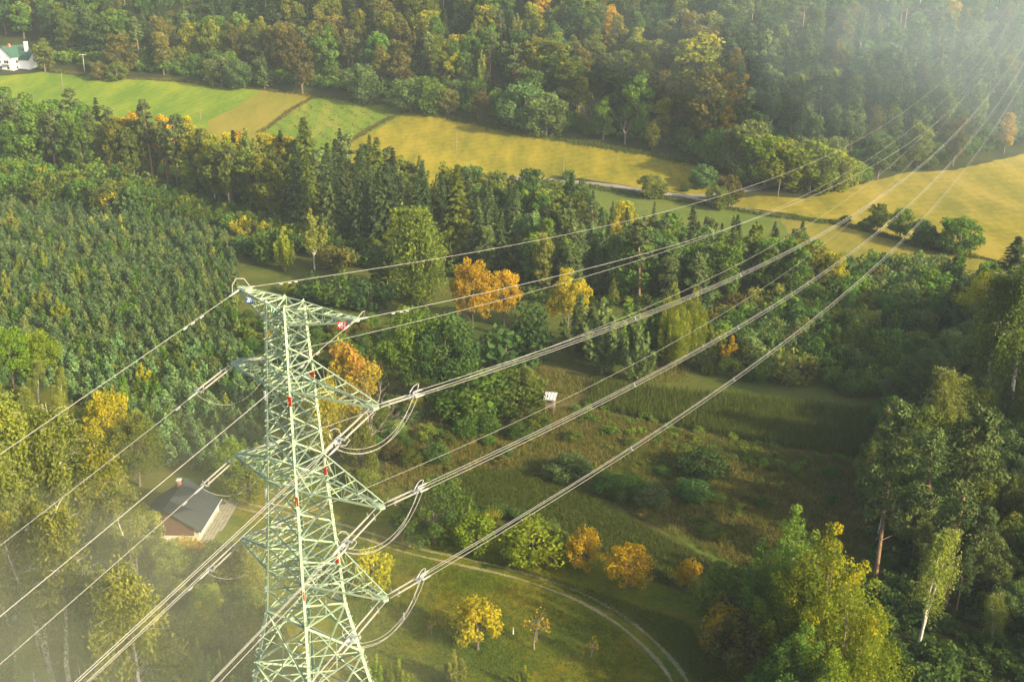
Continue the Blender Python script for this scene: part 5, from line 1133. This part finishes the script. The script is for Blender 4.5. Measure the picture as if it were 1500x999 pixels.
for s in (-.25,.25): tubeobj('ladder_rail', [(s-.2,1.9,0),(s-.2,.9,1.9)], .04, WOOD, hh_, 5)
for k in range(5): tubeobj('ladder_rung', [(-.45,1.8-.19*k,.2+.36*k),(.05,1.8-.19*k,.2+.36*k)], .03, WOOD, hh_, 5)
CONC = plain('concrete_pole', (.55,.52,.44), .8, var=.12); 
for px, py, h, label, arm in [(124,107,9.5,'concrete utility pole with a cross bar at the far meadow corner',True),(92,131,8,'plain grey utility pole in the green meadow',False),(294,176,6,'short utility pole above the golden crowns',False),(668,224,8.5,'thin utility pole in the lower part of the yellow field',False),(825,252,8.5,'thin utility pole by the road end',False),(1138,299,9,'leaning wooden utility pole at the hay field corner',False),(1427,425,8,'pale pole in the scrub',False)][:6]:
    b = G(px, py); po = empty('utility_pole', b); tag(po, label, 'utility pole', 'utility poles along the valley'); po['group'] = 'utility poles along the valley'
    tubeobj('pole', [(0,0,-.3),(.15 if px < 1100 else .5,0,h)], [.17,.12], CONC if arm else WOOD, po, 8)
    if arm: box('cross_bar', (.15,0,h-.3), (3.6,0,0), (0,.22,0), (0,0,.25), CONC, po)
    else: box('cross_bar', (.15 if px < 1100 else .5,0,h-.4), (1.0,0,0), (0,.1,0), (0,0,.12), WOOD, po)
for px, py, label in [(592,908,'white stake near the hanging wires'),(752,930,'white stake between two fruit trees'),(608,880,'grey stake below the lowest insulators')]:
    b = G(px, py); s_ = empty('marker_stake', b); tag(s_, label, 'stake', 'stakes in the orchard'); box('post', (0,0,.5), (.14,0,0), (0,.14,0), (0,0,1.2), WHITE if 'white' in label else WOOD, s_); box('post_cap', (0,0,1.12), (.17,0,0), (0,.17,0), (0,0,.06), CONC, s_)

# ------------------------------------------------------------------ air: haze everywhere and low mist banks
def volmat(name, col, dens, aniso=.3):
    m = bpy.data.materials.new(name); m.use_nodes = True; t = m.node_tree; t.nodes.clear()
    o = t.nodes.new('ShaderNodeOutputMaterial'); v = t.nodes.new('ShaderNodeVolumePrincipled')
    v.inputs['Color'].default_value = col+(1,); v.inputs['Density'].default_value = dens; v.inputs['Anisotropy'].default_value = aniso
    t.links.new(v.outputs[0], o.inputs['Volume']); return m
hz = box('haze', (0,1000,98.5), (5400,0,0), (0,5400,0), (0,0,199), volmat('haze_air', (.74,.88,1.0), 0.00016, .0))
tag(hz, 'thin bluish morning haze filling the whole valley', 'haze', kind='stuff')
def mist(c, r, rz, dens, label, seed=0, col=(1.0,1.0,.86)):
    me = bpy.data.meshes.new('mist_bank'); import bmesh
    bm = bmesh.new(); bmesh.ops.create_icosphere(bm, subdivisions=4, radius=1)
    g = np.random.default_rng(seed); ph = g.uniform(0, 6, 6)
    for v in bm.verts:
        p = v.co; k = 1+.10*math.sin(3*p.x+ph[0])*math.sin(2.4*p.y+ph[1])+.08*math.sin(5*p.y+ph[2]+2*p.z)+.06*math.sin(7*p.x+4*p.z+ph[3]); v.co = Vector((p.x*k*r[0], p.y*k*r[1], p.z*k*r[2]))
    bm.to_mesh(me); bm.free(); me.materials.append(volmat('mist', col, dens, .0))
    o = link(bpy.data.objects.new('mist_bank', me)); o.location = c; o.rotation_euler = (0,0,rz); tag(o, label, 'mist', kind='stuff')
def bank(px, py, dist, r, rz, dens, label, seed, col=(.95,1.0,.74)):
    for k, f in enumerate((1.25, .95, .65)):
        mist(at_ray(px, py, dist), tuple(a*f for a in r), rz, dens*(.7, 1.0, 1.3)[k]/3, label+(', outer part', ', middle part', ', thick core')[k], seed+k, col)
bank(0, 980, 128, (34, 22, 13), .3, .0075, 'pale mist over the birches in the lower left', 1)
bank(190, 1040, 126, (28, 16, 9), .2, .0045, 'low mist left of the pylon foot', 4)
bank(490, 1030, 128, (24, 14, 8), .0, .003, 'thin mist round the pylon foot', 7)
bank(90, 820, 150, (36, 18, 10), .3, .0042, 'pale mist among the birches left of the house', 19)
bank(330, 650, 170, (26, 16, 7), .4, .0028, 'mist wisp between the plantation and the pylon', 10)
bank(1570, 100, 430, (90, 60, 38), -.3, .0027, 'bright mist on the hill in the upper right', 13, (.70,.88,1.0))
bank(1330, 10, 480, (120, 60, 30), .1, .0014, 'thin mist veil across the upper right wood', 16, (.70,.88,1.0))
for o in list(bpy.data.objects):
    if o.type == 'MESH' and o.parent is None and 'kind' not in o and 'label' not in o: print('untagged', o.name)
